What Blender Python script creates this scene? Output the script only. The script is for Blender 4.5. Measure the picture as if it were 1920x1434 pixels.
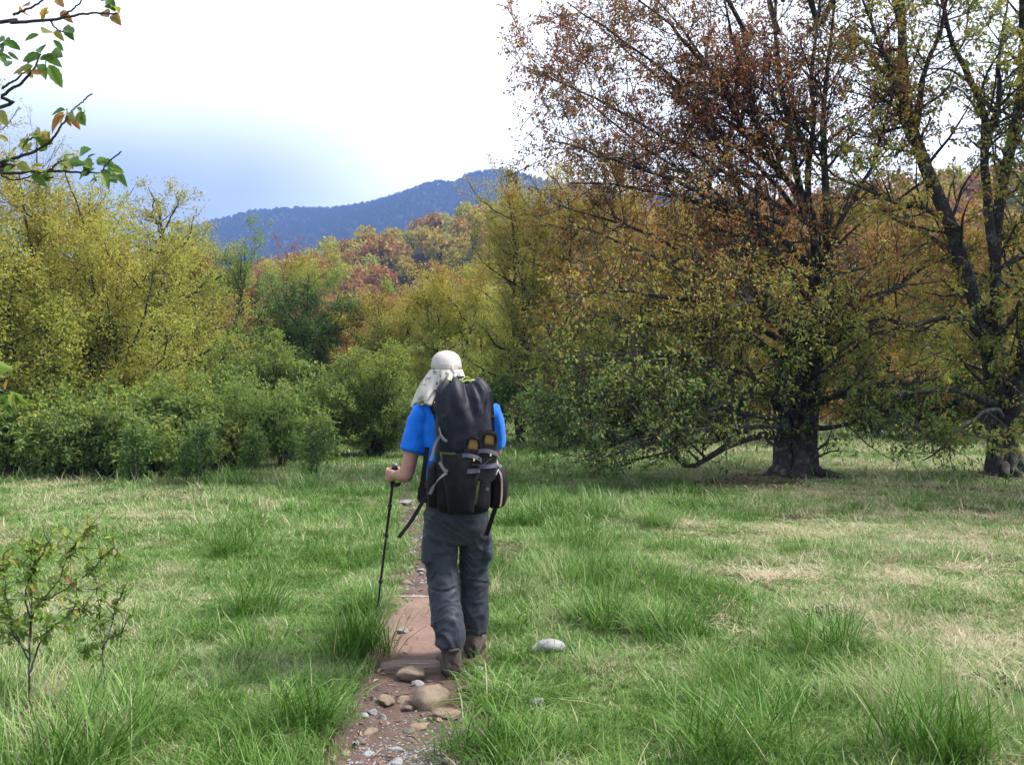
import bpy, bmesh, math, random
import numpy as np
from mathutils import Vector, Matrix, noise as mnoise

# ------------------------------------------------------------------ scene reset
for _o in list(bpy.data.objects):
    bpy.data.objects.remove(_o, do_unlink=True)
SC = bpy.context.scene
COL = SC.collection
PI = math.pi
R = math.radians

# ------------------------------------------------------------------ camera
CAM_H = 1.55          # eye height of the person taking the picture
FPX = 1650.0          # focal length in pixels of the 1920 px wide photograph
HOR = 735.0           # row of the horizon in the photograph
cam_data = bpy.data.cameras.new("camera")
cam_data.sensor_width = 36.0
cam_data.lens = 36.0 * FPX / 1920.0
cam_data.clip_start = 0.05
cam_data.clip_end = 20000.0
cam = bpy.data.objects.new("camera", cam_data)
COL.objects.link(cam)
cam.location = (0, 0, CAM_H)
cam.rotation_euler = (R(90) + math.atan((HOR - 717.0) / FPX), 0, 0)
SC.camera = cam

# ------------------------------------------------------------------ sky
SUN_EL, SUN_AZ = 52.0, 86.0     # elevation; azimuth clockwise from the viewing direction (+Y)
W = bpy.data.worlds.new("World")
SC.world = W
W.use_nodes = True
nt = W.node_tree
nt.nodes.clear()
wo = nt.nodes.new("ShaderNodeOutputWorld")
bg = nt.nodes.new("ShaderNodeBackground")
bg.inputs["Strength"].default_value = 0.1
sky = nt.nodes.new("ShaderNodeTexSky")
sky.sky_type = 'NISHITA'
sky.sun_disc = False
sky.sun_elevation = R(SUN_EL)
sky.sun_rotation = R(SUN_AZ)
sky.dust_density = 2.0
# overcast deck over the clear sky: bright cloud with heavier blue-grey cloud low down
tc = nt.nodes.new("ShaderNodeTexCoord")
sep = nt.nodes.new("ShaderNodeSeparateXYZ")
nt.links.new(tc.outputs["Generated"], sep.inputs[0])
n1 = nt.nodes.new("ShaderNodeTexNoise")
n1.inputs["Scale"].default_value = 1.6
n1.inputs["Detail"].default_value = 4.0
n1.inputs["Roughness"].default_value = 0.5
mp = nt.nodes.new("ShaderNodeMapping")
mp.inputs["Location"].default_value = (2.05, 0.3, 0.55)
mp.inputs["Scale"].default_value = (1.0, 1.0, 2.2)
nt.links.new(tc.outputs["Generated"], mp.inputs[0])
nt.links.new(mp.outputs[0], n1.inputs["Vector"])
lo = nt.nodes.new("ShaderNodeMapRange")      # 1 near the horizon, 0 higher up
lo.interpolation_type = 'SMOOTHSTEP'
lo.inputs["From Min"].default_value = 0.37
lo.inputs["From Max"].default_value = 0.21
nt.links.new(sep.outputs["Z"], lo.inputs["Value"])
az = nt.nodes.new("ShaderNodeMapRange")      # the rain cloud stands to the west (left)
az.interpolation_type = 'SMOOTHSTEP'
az.inputs["From Min"].default_value = -0.02
az.inputs["From Max"].default_value = -0.30
nt.links.new(sep.outputs["X"], az.inputs["Value"])
nb = nt.nodes.new("ShaderNodeMapRange")
nb.inputs["From Min"].default_value = 0.30
nb.inputs["From Max"].default_value = 0.62
nb.inputs["To Min"].default_value = 0.72
nt.links.new(n1.outputs["Fac"], nb.inputs["Value"])
m1 = nt.nodes.new("ShaderNodeMath"); m1.operation = 'MULTIPLY'
nt.links.new(lo.outputs[0], m1.inputs[0]); nt.links.new(nb.outputs[0], m1.inputs[1])
m2 = nt.nodes.new("ShaderNodeMath"); m2.operation = 'MULTIPLY'
nt.links.new(m1.outputs[0], m2.inputs[0]); nt.links.new(az.outputs[0], m2.inputs[1])
cm = nt.nodes.new("ShaderNodeMixRGB")
cm.inputs["Color1"].default_value = (6.3, 6.45, 6.6, 1)
cm.inputs["Color2"].default_value = (1.15, 1.42, 1.98, 1)
nt.links.new(m2.outputs[0], cm.inputs["Fac"])
hb = nt.nodes.new("ShaderNodeMapRange")
hb.inputs["From Min"].default_value = 0.0; hb.inputs["From Max"].default_value = 0.5
hb.inputs["To Min"].default_value = 1.5; hb.inputs["To Max"].default_value = 1.0
nt.links.new(sep.outputs["Z"], hb.inputs["Value"])
hm = nt.nodes.new("ShaderNodeVectorMath"); hm.operation = 'SCALE'
nt.links.new(cm.outputs[0], hm.inputs[0]); nt.links.new(hb.outputs[0], hm.inputs["Scale"])
mx = nt.nodes.new("ShaderNodeMixRGB")
mx.inputs["Fac"].default_value = 0.93
nt.links.new(sky.outputs[0], mx.inputs["Color1"])
nt.links.new(hm.outputs[0], mx.inputs["Color2"])
nt.links.new(mx.outputs[0], bg.inputs["Color"])
nt.links.new(bg.outputs[0], wo.inputs["Surface"])

# ------------------------------------------------------------------ sun, veiled by cloud
sd = bpy.data.lights.new("sun", 'SUN')
sd.energy = 3.2
sd.angle = R(12)
sd.color = (1.0, 0.965, 0.90)
sun = bpy.data.objects.new("sun", sd)
COL.objects.link(sun)
_d = Vector((math.cos(R(SUN_EL)) * math.sin(R(SUN_AZ)), math.cos(R(SUN_EL)) * math.cos(R(SUN_AZ)), math.sin(R(SUN_EL))))
sun.rotation_euler = _d.to_track_quat('Z', 'Y').to_euler()

# ------------------------------------------------------------------ exposure and render settings
SC.view_settings.view_transform = 'Standard'
SC.view_settings.look = 'None'
SC.view_settings.gamma = 1.0
SC.view_settings.use_curve_mapping = False
SC.view_settings.exposure = 1.62
SC.render.engine = 'CYCLES'
SC.cycles.max_bounces = 6
SC.cycles.diffuse_bounces = 3
SC.cycles.glossy_bounces = 2
SC.cycles.transmission_bounces = 3
SC.cycles.volume_bounces = 0
SC.cycles.transparent_max_bounces = 4
SC.cycles.caustics_reflective = False
SC.cycles.caustics_refractive = False
SC.cycles.use_adaptive_sampling = True
SC.cycles.adaptive_threshold = 0.02
SC.cycles.debug_use_spatial_splits = True
SC.cycles.use_denoising = True
SC.cycles.denoiser = 'OPENIMAGEDENOISE'

# ------------------------------------------------------------------ helpers
def gx(px, Y): return (px - 960.0) * Y / FPX
def gz(py, Y): return CAM_H - (py - HOR) * Y / FPX
def P3(px, py, Y): return np.array((gx(px, Y), Y, gz(py, Y)))
def ground_Y(py): return FPX * CAM_H / (py - HOR)

def tag(o, label=None, cat=None, group=None, kind=None):
    if label: o["label"] = label
    if cat: o["category"] = cat
    if group: o["group"] = group
    if kind: o["kind"] = kind
    return o

def empty(name, loc, rz=0.0):
    o = bpy.data.objects.new(name, None)
    o.empty_display_size = 0.1
    COL.objects.link(o)
    o.location = loc
    o.rotation_euler = (0, 0, rz)
    return o

def link(name, me, mat=None, parent=None, loc=None):
    o = bpy.data.objects.new(name, me)
    COL.objects.link(o)
    if mat is not None and len(me.materials) == 0:
        me.materials.append(mat)
    if parent is not None:
        o.parent = parent
    if loc is not None:
        o.location = loc
    return o

def np_mesh(name, V, Q=None, T=None, attrs=None, smooth=True, mat=None, mat_idx=None):
    """V (n,3); Q (m,4) quads; T (k,3) tris; attrs {name: per-face floats}"""
    me = bpy.data.meshes.new(name)
    V = np.asarray(V, dtype=np.float32).reshape(-1, 3)
    Q = np.zeros((0, 4), np.int32) if Q is None else np.asarray(Q, np.int32).reshape(-1, 4)
    T = np.zeros((0, 3), np.int32) if T is None else np.asarray(T, np.int32).reshape(-1, 3)
    nq, ntr = len(Q), len(T)
    me.vertices.add(len(V)); me.vertices.foreach_set("co", V.ravel())
    me.loops.add(nq * 4 + ntr * 3)
    me.loops.foreach_set("vertex_index", np.concatenate([Q.ravel(), T.ravel()]).astype(np.int32))
    me.polygons.add(nq + ntr)
    ls = np.concatenate([np.arange(nq) * 4, nq * 4 + np.arange(ntr) * 3]).astype(np.int32)
    me.polygons.foreach_set("loop_start", ls)
    me.polygons.foreach_set("use_smooth", np.full(nq + ntr, smooth, dtype=bool))
    if mat_idx is not None:
        me.polygons.foreach_set("material_index", np.asarray(mat_idx, np.int32))
    me.update(calc_edges=True)
    if attrs:
        for k, a in attrs.items():
            at = me.attributes.new(k, 'FLOAT', 'FACE')
            at.data.foreach_set("value", np.asarray(a, np.float32))
    if mat is not None:
        for m in (mat if isinstance(mat, (list, tuple)) else [mat]):
            me.materials.append(m)
    return me

def nrm(v):
    return v / np.maximum(np.linalg.norm(v, axis=-1, keepdims=True), 1e-9)

def tubes(P, Rr, S, rng):
    """P (N,K,3), Rr (N,K): N tapered tubes of S sides -> verts, quads"""
    N, K, _ = P.shape
    Tn = nrm(np.gradient(P, axis=1))
    ref = rng.normal(size=(N, 1, 3))
    ov = nrm(P[:, -1:] - P[:, :1])
    ref = nrm(ref - ov * (ref * ov).sum(-1, keepdims=True))
    A = nrm(np.cross(Tn, ref)); B = np.cross(Tn, A)
    th = np.linspace(0, 2 * PI, S, endpoint=False)
    V = (P[:, :, None, :] + Rr[:, :, None, None] * (np.cos(th)[None, None, :, None] * A[:, :, None, :] + np.sin(th)[None, None, :, None] * B[:, :, None, :]))
    idx = np.arange(N * K * S).reshape(N, K, S)
    a = idx[:, :-1, :]; b = np.roll(idx, -1, 2)[:, :-1, :]
    c = np.roll(idx, -1, 2)[:, 1:, :]; d = idx[:, 1:, :]
    Q = np.stack([a, b, c, d], -1).reshape(-1, 4)
    return V.reshape(-1, 3), Q

def resample(pts, K):
    """smooth Catmull-Rom resampling of a hand-laid polyline; pts rows (x,y,z,r)"""
    pts = np.asarray(pts, float)
    n = len(pts)
    ext = np.vstack([2 * pts[0] - pts[1], pts, 2 * pts[-1] - pts[-2]])
    t = np.linspace(0, n - 1 - 1e-6, K)
    i = t.astype(int); f = (t - i)[:, None]
    p0, p1, p2, p3 = ext[i], ext[i + 1], ext[i + 2], ext[i + 3]
    out = 0.5 * ((2 * p1) + (-p0 + p2) * f + (2 * p0 - 5 * p1 + 4 * p2 - p3) * f ** 2 + (-p0 + 3 * p1 - 3 * p2 + p3) * f ** 3)
    out[:, 3] = np.maximum(out[:, 3], 0.002)
    return out

class Geo:
    def __init__(self): self.V = []; self.Q = []; self.T = []; self.n = 0
    def add(self, V, Q=None, T=None):
        V = np.asarray(V, float).reshape(-1, 3)
        if Q is not None and len(Q): self.Q.append(np.asarray(Q) + self.n)
        if T is not None and len(T): self.T.append(np.asarray(T) + self.n)
        self.V.append(V); self.n += len(V)
    def mesh(self, name, mat=None, smooth=True, attrs=None):
        return np_mesh(name, np.vstack(self.V), np.vstack(self.Q) if self.Q else None, np.vstack(self.T) if self.T else None, attrs, smooth, mat)

def bm_mesh(name, bm, mat=None, smooth=True):
    me = bpy.data.meshes.new(name)
    for f in bm.faces: f.smooth = smooth
    bm.to_mesh(me); bm.free()
    if mat is not None: me.materials.append(mat)
    return me

def snoise(x, y, s=1.0, seed=0.0):
    """cheap smooth 2-D noise from sums of rotated sines, -1..1, vectorised"""
    x = np.asarray(x, float) * s; y = np.asarray(y, float) * s
    v = 0
    for k, (a, f, p) in enumerate(((0.3, 1.0, 1.3), (1.4, 1.37, 4.1), (2.5, 1.83, 2.2), (0.9, 2.6, 0.6), (2.0, 3.3, 5.2))):
        c, sn = math.cos(a + seed), math.sin(a + seed)
        v = v + np.sin((x * c + y * sn) * f + p + seed * 3.1 + 1.5 * np.sin((-x * sn + y * c) * f * 0.7 + seed + p)) / (1 + 0.35 * k)
    return v / 3.0

# ------------------------------------------------------------------ materials
def mat(name):
    m = bpy.data.materials.new(name)
    m.use_nodes = True
    n = m.node_tree
    n.nodes.clear()
    o = n.nodes.new("ShaderNodeOutputMaterial")
    b = n.nodes.new("ShaderNodeBsdfPrincipled")
    n.links.new(b.outputs[0], o.inputs["Surface"])
    return m, n, b, o

def N(n, t, **kw):
    x = n.nodes.new(t)
    for k, v in kw.items():
        if k in x.inputs: x.inputs[k].default_value = v
        else: setattr(x, k, v)
    return x

def ramp(n, stops, fac=None, interp='LINEAR'):
    r = n.nodes.new("ShaderNodeValToRGB")
    e = r.color_ramp.elements
    r.color_ramp.interpolation = interp
    while len(e) < len(stops): e.new(0.5)
    for el, (p, c) in zip(e, stops):
        el.position = p
        el.color = (*c, 1) if len(c) == 3 else c
    if fac is not None: n.links.new(fac, r.inputs["Fac"])
    return r

def noise_node(n, scale, detail=4.0, rough=0.55, vec=None, coord=None):
    t = N(n, "ShaderNodeTexNoise", Scale=scale, Detail=detail, Roughness=rough)
    if coord is not None: n.links.new(coord, t.inputs["Vector"])
    return t

def simple(name, col, rough=0.7, var=0.25, scale=30.0, bump=0.0, bscale=200.0, spec=0.5, col2=None, metallic=0.0, objc=True):
    m, n, b, o = mat(name)
    tcn = N(n, "ShaderNodeTexCoord")
    cs = tcn.outputs["Object"]
    t = noise_node(n, scale, 5.0, 0.6, coord=cs)
    c2 = col2 if col2 is not None else tuple(c * (1 - var) for c in col)
    c1 = col if col2 is not None else tuple(min(1, c * (1 + var)) for c in col)
    r = ramp(n, [(0.3, c2), (0.7, c1)], t.outputs["Fac"])
    n.links.new(r.outputs[0], b.inputs["Base Color"])
    b.inputs["Roughness"].default_value = rough
    b.inputs["Specular IOR Level"].default_value = spec
    b.inputs["Metallic"].default_value = metallic
    if bump > 0:
        t2 = noise_node(n, bscale, 4.0, 0.6, coord=cs)
        bp = N(n, "ShaderNodeBump", Strength=bump, Distance=0.01)
        n.links.new(t2.outputs["Fac"], bp.inputs["Height"])
        n.links.new(bp.outputs[0], b.inputs["Normal"])
    return m

def leaf_material():
    """hue 0..1 (per leaf attribute + per tree tint): dark green > green > yellow-green > yellow > orange > russet"""
    m, n, b, o = mat("leaf")
    a = N(n, "ShaderNodeAttribute"); a.attribute_name = "hue"
    t = N(n, "ShaderNodeAttribute"); t.attribute_type = 'OBJECT'; t.attribute_name = "tint"
    ad = N(n, "ShaderNodeMath", operation='ADD')
    n.links.new(a.outputs["Fac"], ad.inputs[0]); n.links.new(t.outputs["Fac"], ad.inputs[1])
    r = ramp(n, [(0.0, (0.035, 0.075, 0.014)), (0.18, (0.090, 0.165, 0.040)), (0.27, (0.165, 0.260, 0.075)), (0.36, (0.250, 0.315, 0.060)),
                 (0.50, (0.410, 0.390, 0.070)), (0.64, (0.340, 0.205, 0.048)), (0.80, (0.310, 0.125, 0.055)), (1.0, (0.270, 0.080, 0.060))], ad.outputs[0])
    geo = N(n, "ShaderNodeNewGeometry")
    nz = noise_node(n, 1.1, 2.0, coord=geo.outputs["Position"])
    hs = N(n, "ShaderNodeHueSaturation")
    mr = N(n, "ShaderNodeMapRange"); mr.inputs["To Min"].default_value = 0.75; mr.inputs["To Max"].default_value = 1.25
    n.links.new(nz.outputs["Fac"], mr.inputs["Value"])
    n.links.new(mr.outputs[0], hs.inputs["Value"]); n.links.new(r.outputs[0], hs.inputs["Color"])
    n.links.new(hs.outputs[0], b.inputs["Base Color"])
    b.inputs["Roughness"].default_value = 0.52
    b.inputs["Specular IOR Level"].default_value = 0.28
    tr = N(n, "ShaderNodeBsdfTranslucent")
    n.links.new(hs.outputs[0], tr.inputs["Color"])
    mix = N(n, "ShaderNodeMixShader", Fac=0.48)
    n.links.new(b.outputs[0], mix.inputs[1]); n.links.new(tr.outputs[0], mix.inputs[2])
    n.links.new(mix.outputs[0], o.inputs["Surface"])
    return m

def bark_material(name, c1, c2, lichen):
    m, n, b, o = mat(name)
    geo = N(n, "ShaderNodeNewGeometry")
    t = noise_node(n, 9.0, 6.0, 0.65, coord=geo.outputs["Position"])
    r = ramp(n, [(0.32, c1), (0.62, c2)], t.outputs["Fac"])
    t2 = noise_node(n, 5.5, 6.0, 0.7, coord=geo.outputs["Position"])
    r2 = ramp(n, [(0.54, (0, 0, 0)), (0.64, (1, 1, 1))], t2.outputs["Fac"])
    mx_ = N(n, "ShaderNodeMixRGB"); mx_.inputs["Color2"].default_value = (*lichen, 1)
    n.links.new(r2.outputs[0], mx_.inputs["Fac"]); n.links.new(r.outputs[0], mx_.inputs["Color1"])
    n.links.new(mx_.outputs[0], b.inputs["Base Color"])
    b.inputs["Roughness"].default_value = 0.9
    t3 = noise_node(n, 26.0, 5.0, 0.7, coord=geo.outputs["Position"])
    bp = N(n, "ShaderNodeBump", Strength=0.9, Distance=0.03)
    n.links.new(t3.outputs["Fac"], bp.inputs["Height"]); n.links.new(bp.outputs[0], b.inputs["Normal"])
    return m

LEAF = leaf_material()
BARK = bark_material("bark", (0.012, 0.010, 0.009), (0.045, 0.038, 0.034), (0.12, 0.13, 0.105))
TWIG = bark_material("twig_bark", (0.016, 0.012, 0.011), (0.052, 0.043, 0.039), (0.20, 0.205, 0.18))

# ================================================================== THE SETTING
PATH = np.array([(-12, 0.3, .30), (0, -0.25, .30), (3.0, -0.40, .36), (3.83, -0.42, .345), (4.5, -.45, .325), (5.3, -.50, .31), (6, -.58, .31), (7., -.67, .29),
                 (8, -0.80, .22), (10, -1.08, .18), (12, -1.36, .19), (13, -1.5, .2), (14.5, -1.85, .2), (17, -2.9, .2), (20, -4.6, .2), (26, -8., .2)])
def path_x(y): return np.interp(y, PATH[:, 0], PATH[:, 1])
def path_w(y): return np.interp(y, PATH[:, 0], PATH[:, 2])
STEP_Y, BOARD_Y = 5.10, 6.70
def sstep(a, b, x):
    t = np.clip((np.asarray(x, float) - a) / (b - a), 0, 1)
    return t * t * (3 - 2 * t)

RIDGE = np.array([(-2200, 250), (-1300, 300), (-760, 240), (-640, 300), (-567, 346), (-502, 364), (-436, 374), (-349, 383), (-284, 399), (-218, 419), (-175, 434), (-142, 440),
                  (-111, 434), (-93, 449), (-60, 460), (-22, 462), (11, 452), (55, 438), (200, 400), (700, 330), (1500, 260), (2400, 200)], float)
def height(x, y):
    x = np.asarray(x, float); y = np.asarray(y, float)
    r = np.hypot(x, y)
    near = 1 - sstep(30, 60, r)
    h = 0.055 * snoise(x, y, 0.9, 0.3) * near + 0.034 * snoise(x, y, 3.1, 1.7) * (1 - sstep(12, 25, r))
    h = h * (1 - 0.6 * np.exp(-((x - path_x(y)) / 0.5) ** 2))
    # valley beyond the meadow, then a low wooded rise, then the mountain
    h = h - 7.0 * sstep(42, 90, y) * (1 - sstep(130, 240, y))
    rise = 27 + 17 * sstep(-70, 10, x) + 10 * sstep(20, 160, x) + 2.5 * snoise(x, y, 0.035, 2.0)
    h = h + rise * sstep(110, 235, y) * (1 - 0.8 * sstep(260, 520, y))
    rz = np.interp(x, RIDGE[:, 0], RIDGE[:, 1])
    spur = 1 + 0.10 * snoise(x, y, 0.006, 0.9) * (1 - sstep(1640, 1790, y))
    prof = sstep(620, 1800, y) ** 1.25
    rz = rz - 27
    h = h + np.where(y < 1800, rz * prof * spur, rz * (1 - 0.5 * sstep(1800, 2600, y)))
    return h
def gh(x, y): return float(height(x, y))

def path_mask(x, y):
    y = np.asarray(y, float)
    w = path_w(y) * (1 + 0.34 * snoise(x, y, 3.0, 0.7) + 0.20 * snoise(x, y, 9.0, 2.1))
    return 1 - sstep(0.82, 1.25, np.abs(x - path_x(y)) / w)

# ---- ground sheet near the camera
def grid_lines(segs):
    out = []
    for a, b, s in segs:
        out.append(np.arange(a, b, s))
    out.append([segs[-1][1]])
    return np.concatenate(out)
gxs = grid_lines([(-46, -12, 1.0), (-12, -3, 0.25), (-3, 1.6, 0.08), (1.6, 8, 0.22), (8, 14, .3), (14, 48, 1.0)])
gys = grid_lines([(-14, 2.5, 0.5), (2.5, 9, 0.09), (9, 15, 0.16), (15, 30, 0.4), (30, 84, 1.2)])
GX, GY = np.meshgrid(gxs, gys)
GZ = height(GX, GY) - 0.16 * path_mask(GX, GY)
def grid_quads(ny, nx):
    i = np.arange(ny * nx).reshape(ny, nx)
    return np.stack([i[:-1, :-1], i[:-1, 1:], i[1:, 1:], i[1:, :-1]], -1).reshape(-1, 4)

m, n, b, o = mat("meadow_soil")
geo = N(n, "ShaderNodeNewGeometry")
t = noise_node(n, 0.8, 6.0, 0.6, coord=geo.outputs["Position"])
t2 = noise_node(n, 30.0, 6.0, 0.7, coord=geo.outputs["Position"])
mixn = N(n, "ShaderNodeMixRGB", Fac=0.5)
n.links.new(t.outputs["Fac"], mixn.inputs["Color1"]); n.links.new(t2.outputs["Fac"], mixn.inputs["Color2"])
r = ramp(n, [(0.34, (0.040, 0.058, 0.014)), (0.47, (0.070, 0.090, 0.022)), (0.57, (0.110, 0.100, 0.042)), (0.68, (0.19, 0.155, 0.090))], mixn.outputs[0])
n.links.new(r.outputs[0], b.inputs["Base Color"])
b.inputs["Roughness"].default_value = 0.95
bp = N(n, "ShaderNodeBump", Strength=0.8, Distance=0.03)
n.links.new(t2.outputs["Fac"], bp.inputs["Height"]); n.links.new(bp.outputs[0], b.inputs["Normal"])
SOIL = m
ground = link("ground", np_mesh("ground", np.stack([GX, GY, GZ], -1), grid_quads(len(gys), len(gxs)), mat=SOIL))
tag(ground, "meadow ground under the grass", kind="structure")

# ---- hills and mountain: one sheet from beyond the meadow to the horizon
th = np.concatenate([np.linspace(R(-180), R(-42), 24, endpoint=False), np.linspace(R(-42), R(42), 120, endpoint=False), np.linspace(R(42), R(180), 25)])
rr = np.concatenate([np.linspace(74, 300, 50, endpoint=False), np.linspace(300, 900, 34, endpoint=False), np.linspace(900, 2600, 70)])
TH, RR = np.meshgrid(th, rr)
HX, HY = RR * np.sin(TH), RR * np.cos(TH)
HZ = height(HX, HY) - 0.4 * (1 - sstep(74, 86, RR))
HZ = HZ + 5.0 * snoise(HX, HY, 0.03, 1.1) * sstep(800, 1200, RR)
m, n, b, o = mat("wooded_hill")
geo = N(n, "ShaderNodeNewGeometry")
t = noise_node(n, 0.05, 8.0, 0.65, coord=geo.outputs["Position"])
r = ramp(n, [(0.35, (0.020, 0.022, 0.013)), (0.5, (0.026, 0.026, 0.016)), (0.65, (0.032, 0.028, 0.018))], t.outputs["Fac"])
n.links.new(r.outputs[0], b.inputs["Base Color"]); b.inputs["Roughness"].default_value = 1.0
b.inputs["Specular IOR Level"].default_value = 0.1
hills = link("hills", np_mesh("hills", np.stack([HX, HY, HZ], -1), grid_quads(len(rr), len(th)), mat=m))
tag(hills, "wooded hillside and mountain ridge beyond the meadow", kind="structure")

# ---- dirt path, a worn strip lying in its hollow
py_ = np.concatenate([np.arange(-12, 2.5, .25), np.arange(2.5, 9.0, 0.03), np.arange(9.0, 15, 0.06), np.arange(15, 26, .3)])
pu = np.linspace(-1.55, 1.55, 41)
PY, PU = np.meshgrid(py_, pu, indexing='ij')
PX = path_x(PY) + PU * path_w(PY)
base = height(PX, PY)
lvl = np.where(PY < STEP_Y, -0.050, np.where(PY < BOARD_Y, -0.006, -0.035)) - 0.03 * sstep(7.2, 9, PY)
cup = 0.016 * np.clip(np.abs(PU), 0, 1.2) ** 2.5
rough = 0.010 * snoise(PX, PY, 9.0, 0.2) + 0.006 * snoise(PX, PY, 31.0, 1.2)
flat = ((PY > STEP_Y) & (PY < BOARD_Y))
rough = np.where(flat, rough * 0.5, rough) + np.where(PY > BOARD_Y, .016 * snoise(PX, PY, 14.0, 2.2) + .008 * snoise(PX, PY, 40.0, .3), 0)
PZ = base * 0.5 + lvl + cup + rough - 0.12 * sstep(1.05, 1.5, np.abs(PU))
m, n, b, o = mat("trail_dirt")
geo = N(n, "ShaderNodeNewGeometry")
t = noise_node(n, 3.0, 7.0, 0.62, coord=geo.outputs["Position"])
t2 = noise_node(n, 45.0, 6.0, 0.7, coord=geo.outputs["Position"])
mixn = N(n, "ShaderNodeMixRGB", Fac=0.45)
n.links.new(t.outputs["Fac"], mixn.inputs["Color1"]); n.links.new(t2.outputs["Fac"], mixn.inputs["Color2"])
sp = N(n, "ShaderNodeSeparateXYZ"); n.links.new(geo.outputs["Position"], sp.inputs[0])
mr = N(n, "ShaderNodeMapRange"); mr.inputs["From Min"].default_value = STEP_Y; mr.inputs["From Max"].default_value = STEP_Y + 0.25
n.links.new(sp.outputs["Y"], mr.inputs["Value"])
mr2 = N(n, "ShaderNodeMapRange"); mr2.inputs["From Min"].default_value = BOARD_Y + 0.1; mr2.inputs["From Max"].default_value = BOARD_Y
n.links.new(sp.outputs["Y"], mr2.inputs["Value"])
mu = N(n, "ShaderNodeMath", operation='MULTIPLY'); n.links.new(mr.outputs[0], mu.inputs[0]); n.links.new(mr2.outputs[0], mu.inputs[1])
damp = ramp(n, [(0.34, (0.030, 0.017, 0.013)), (0.5, (0.072, 0.039, 0.030)), (0.64, (0.135, 0.082, 0.062))], mixn.outputs[0])
dry = ramp(n, [(0.32, (0.110, 0.064, 0.047)), (0.5, (0.165, 0.100, 0.076)), (0.68, (0.225, 0.145, 0.110))], mixn.outputs[0])
mxc = N(n, "ShaderNodeMixRGB")
n.links.new(mu.outputs[0], mxc.inputs["Fac"]); n.links.new(damp.outputs[0], mxc.inputs["Color1"]); n.links.new(dry.outputs[0], mxc.inputs["Color2"])
n.links.new(mxc.outputs[0], b.inputs["Base Color"])
b.inputs["Roughness"].default_value = 0.75
bp = N(n, "ShaderNodeBump", Strength=0.7, Distance=0.015)
n.links.new(t2.outputs["Fac"], bp.inputs["Height"]); n.links.new(bp.outputs[0], b.inputs["Normal"])
DIRT = m
path = link("dirt_path", np_mesh("dirt_path", np.stack([PX, PY, PZ], -1), grid_quads(len(py_), len(pu))[:, ::-1], mat=DIRT))
tag(path, "narrow brown dirt trail running through the meadow", kind="structure")
def path_z(x, y):
    i = int(np.argmin(np.abs(py_ - y))); u = (x - path_x(y)) / path_w(y)
    return float(np.interp(u, pu, PZ[i]))

# ================================================================== GRASS
def grass_material():
    m, n, b, o = mat("grass_blade")
    geo = N(n, "ShaderNodeNewGeometry")
    big = noise_node(n, 0.55, 3.0, 0.5, coord=geo.outputs["Position"])
    mid = noise_node(n, 2.3, 3.0, 0.6, coord=geo.outputs["Position"])
    mixn = N(n, "ShaderNodeMixRGB", Fac=0.5)
    n.links.new(big.outputs["Fac"], mixn.inputs["Color1"]); n.links.new(mid.outputs["Fac"], mixn.inputs["Color2"])
    at = N(n, "ShaderNodeAttribute"); at.attribute_name = "hue"       # per blade, -0.5..0.5
    ad = N(n, "ShaderNodeMath", operation='MULTIPLY_ADD')
    ad.inputs[1].default_value = 0.46
    amp = N(n, "ShaderNodeMath", operation='MULTIPLY_ADD'); amp.inputs[1].default_value = 1.9; amp.inputs[2].default_value = -0.445
    n.links.new(mixn.outputs[0], amp.inputs[0])
    n.links.new(at.outputs["Fac"], ad.inputs[0]); n.links.new(amp.outputs[0], ad.inputs[2])
    # straw builds up to the right and on the far left of the meadow
    sp = N(n, "ShaderNodeSeparateXYZ"); n.links.new(geo.outputs["Position"], sp.inputs[0])
    mr = N(n, "ShaderNodeMapRange"); mr.inputs["From Min"].default_value = 0.6; mr.inputs["From Max"].default_value = 3.4
    mr.inputs["To Min"].default_value = -0.055; mr.inputs["To Max"].default_value = 0.055
    n.links.new(sp.outputs["X"], mr.inputs["Value"])
    mr3 = N(n, "ShaderNodeMapRange"); mr3.inputs["From Min"].default_value = -1.9; mr3.inputs["From Max"].default_value = -4.6
    mr3.inputs["To Max"].default_value = 0.075
    n.links.new(sp.outputs["X"], mr3.inputs["Value"])
    a1 = N(n, "ShaderNodeMath", operation='ADD'); n.links.new(ad.outputs[0], a1.inputs[0]); n.links.new(mr.outputs[0], a1.inputs[1])
    a2 = N(n, "ShaderNodeMath", operation='ADD'); n.links.new(a1.outputs[0], a2.inputs[0]); n.links.new(mr3.outputs[0], a2.inputs[1])
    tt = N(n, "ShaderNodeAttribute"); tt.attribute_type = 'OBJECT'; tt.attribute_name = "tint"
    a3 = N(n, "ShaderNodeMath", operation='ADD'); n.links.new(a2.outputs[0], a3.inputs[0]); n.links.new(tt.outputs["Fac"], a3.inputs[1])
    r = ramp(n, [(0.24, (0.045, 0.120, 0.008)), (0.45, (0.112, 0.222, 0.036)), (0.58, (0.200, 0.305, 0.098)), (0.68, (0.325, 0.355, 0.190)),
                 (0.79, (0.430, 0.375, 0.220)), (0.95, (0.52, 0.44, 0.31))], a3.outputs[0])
    n.links.new(r.outputs[0], b.inputs["Base Color"])
    b.inputs["Roughness"].default_value = 0.55
    b.inputs["Specular IOR Level"].default_value = 0.25
    tr = N(n, "ShaderNodeBsdfTranslucent")
    n.links.new(r.outputs[0], tr.inputs["Color"])
    mix = N(n, "ShaderNodeMixShader", Fac=0.30)
    n.links.new(b.outputs[0], mix.inputs[1]); n.links.new(tr.outputs[0], mix.inputs[2])
    n.links.new(mix.outputs[0], o.inputs["Surface"])
    return m
GRASS = grass_material()

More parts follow.
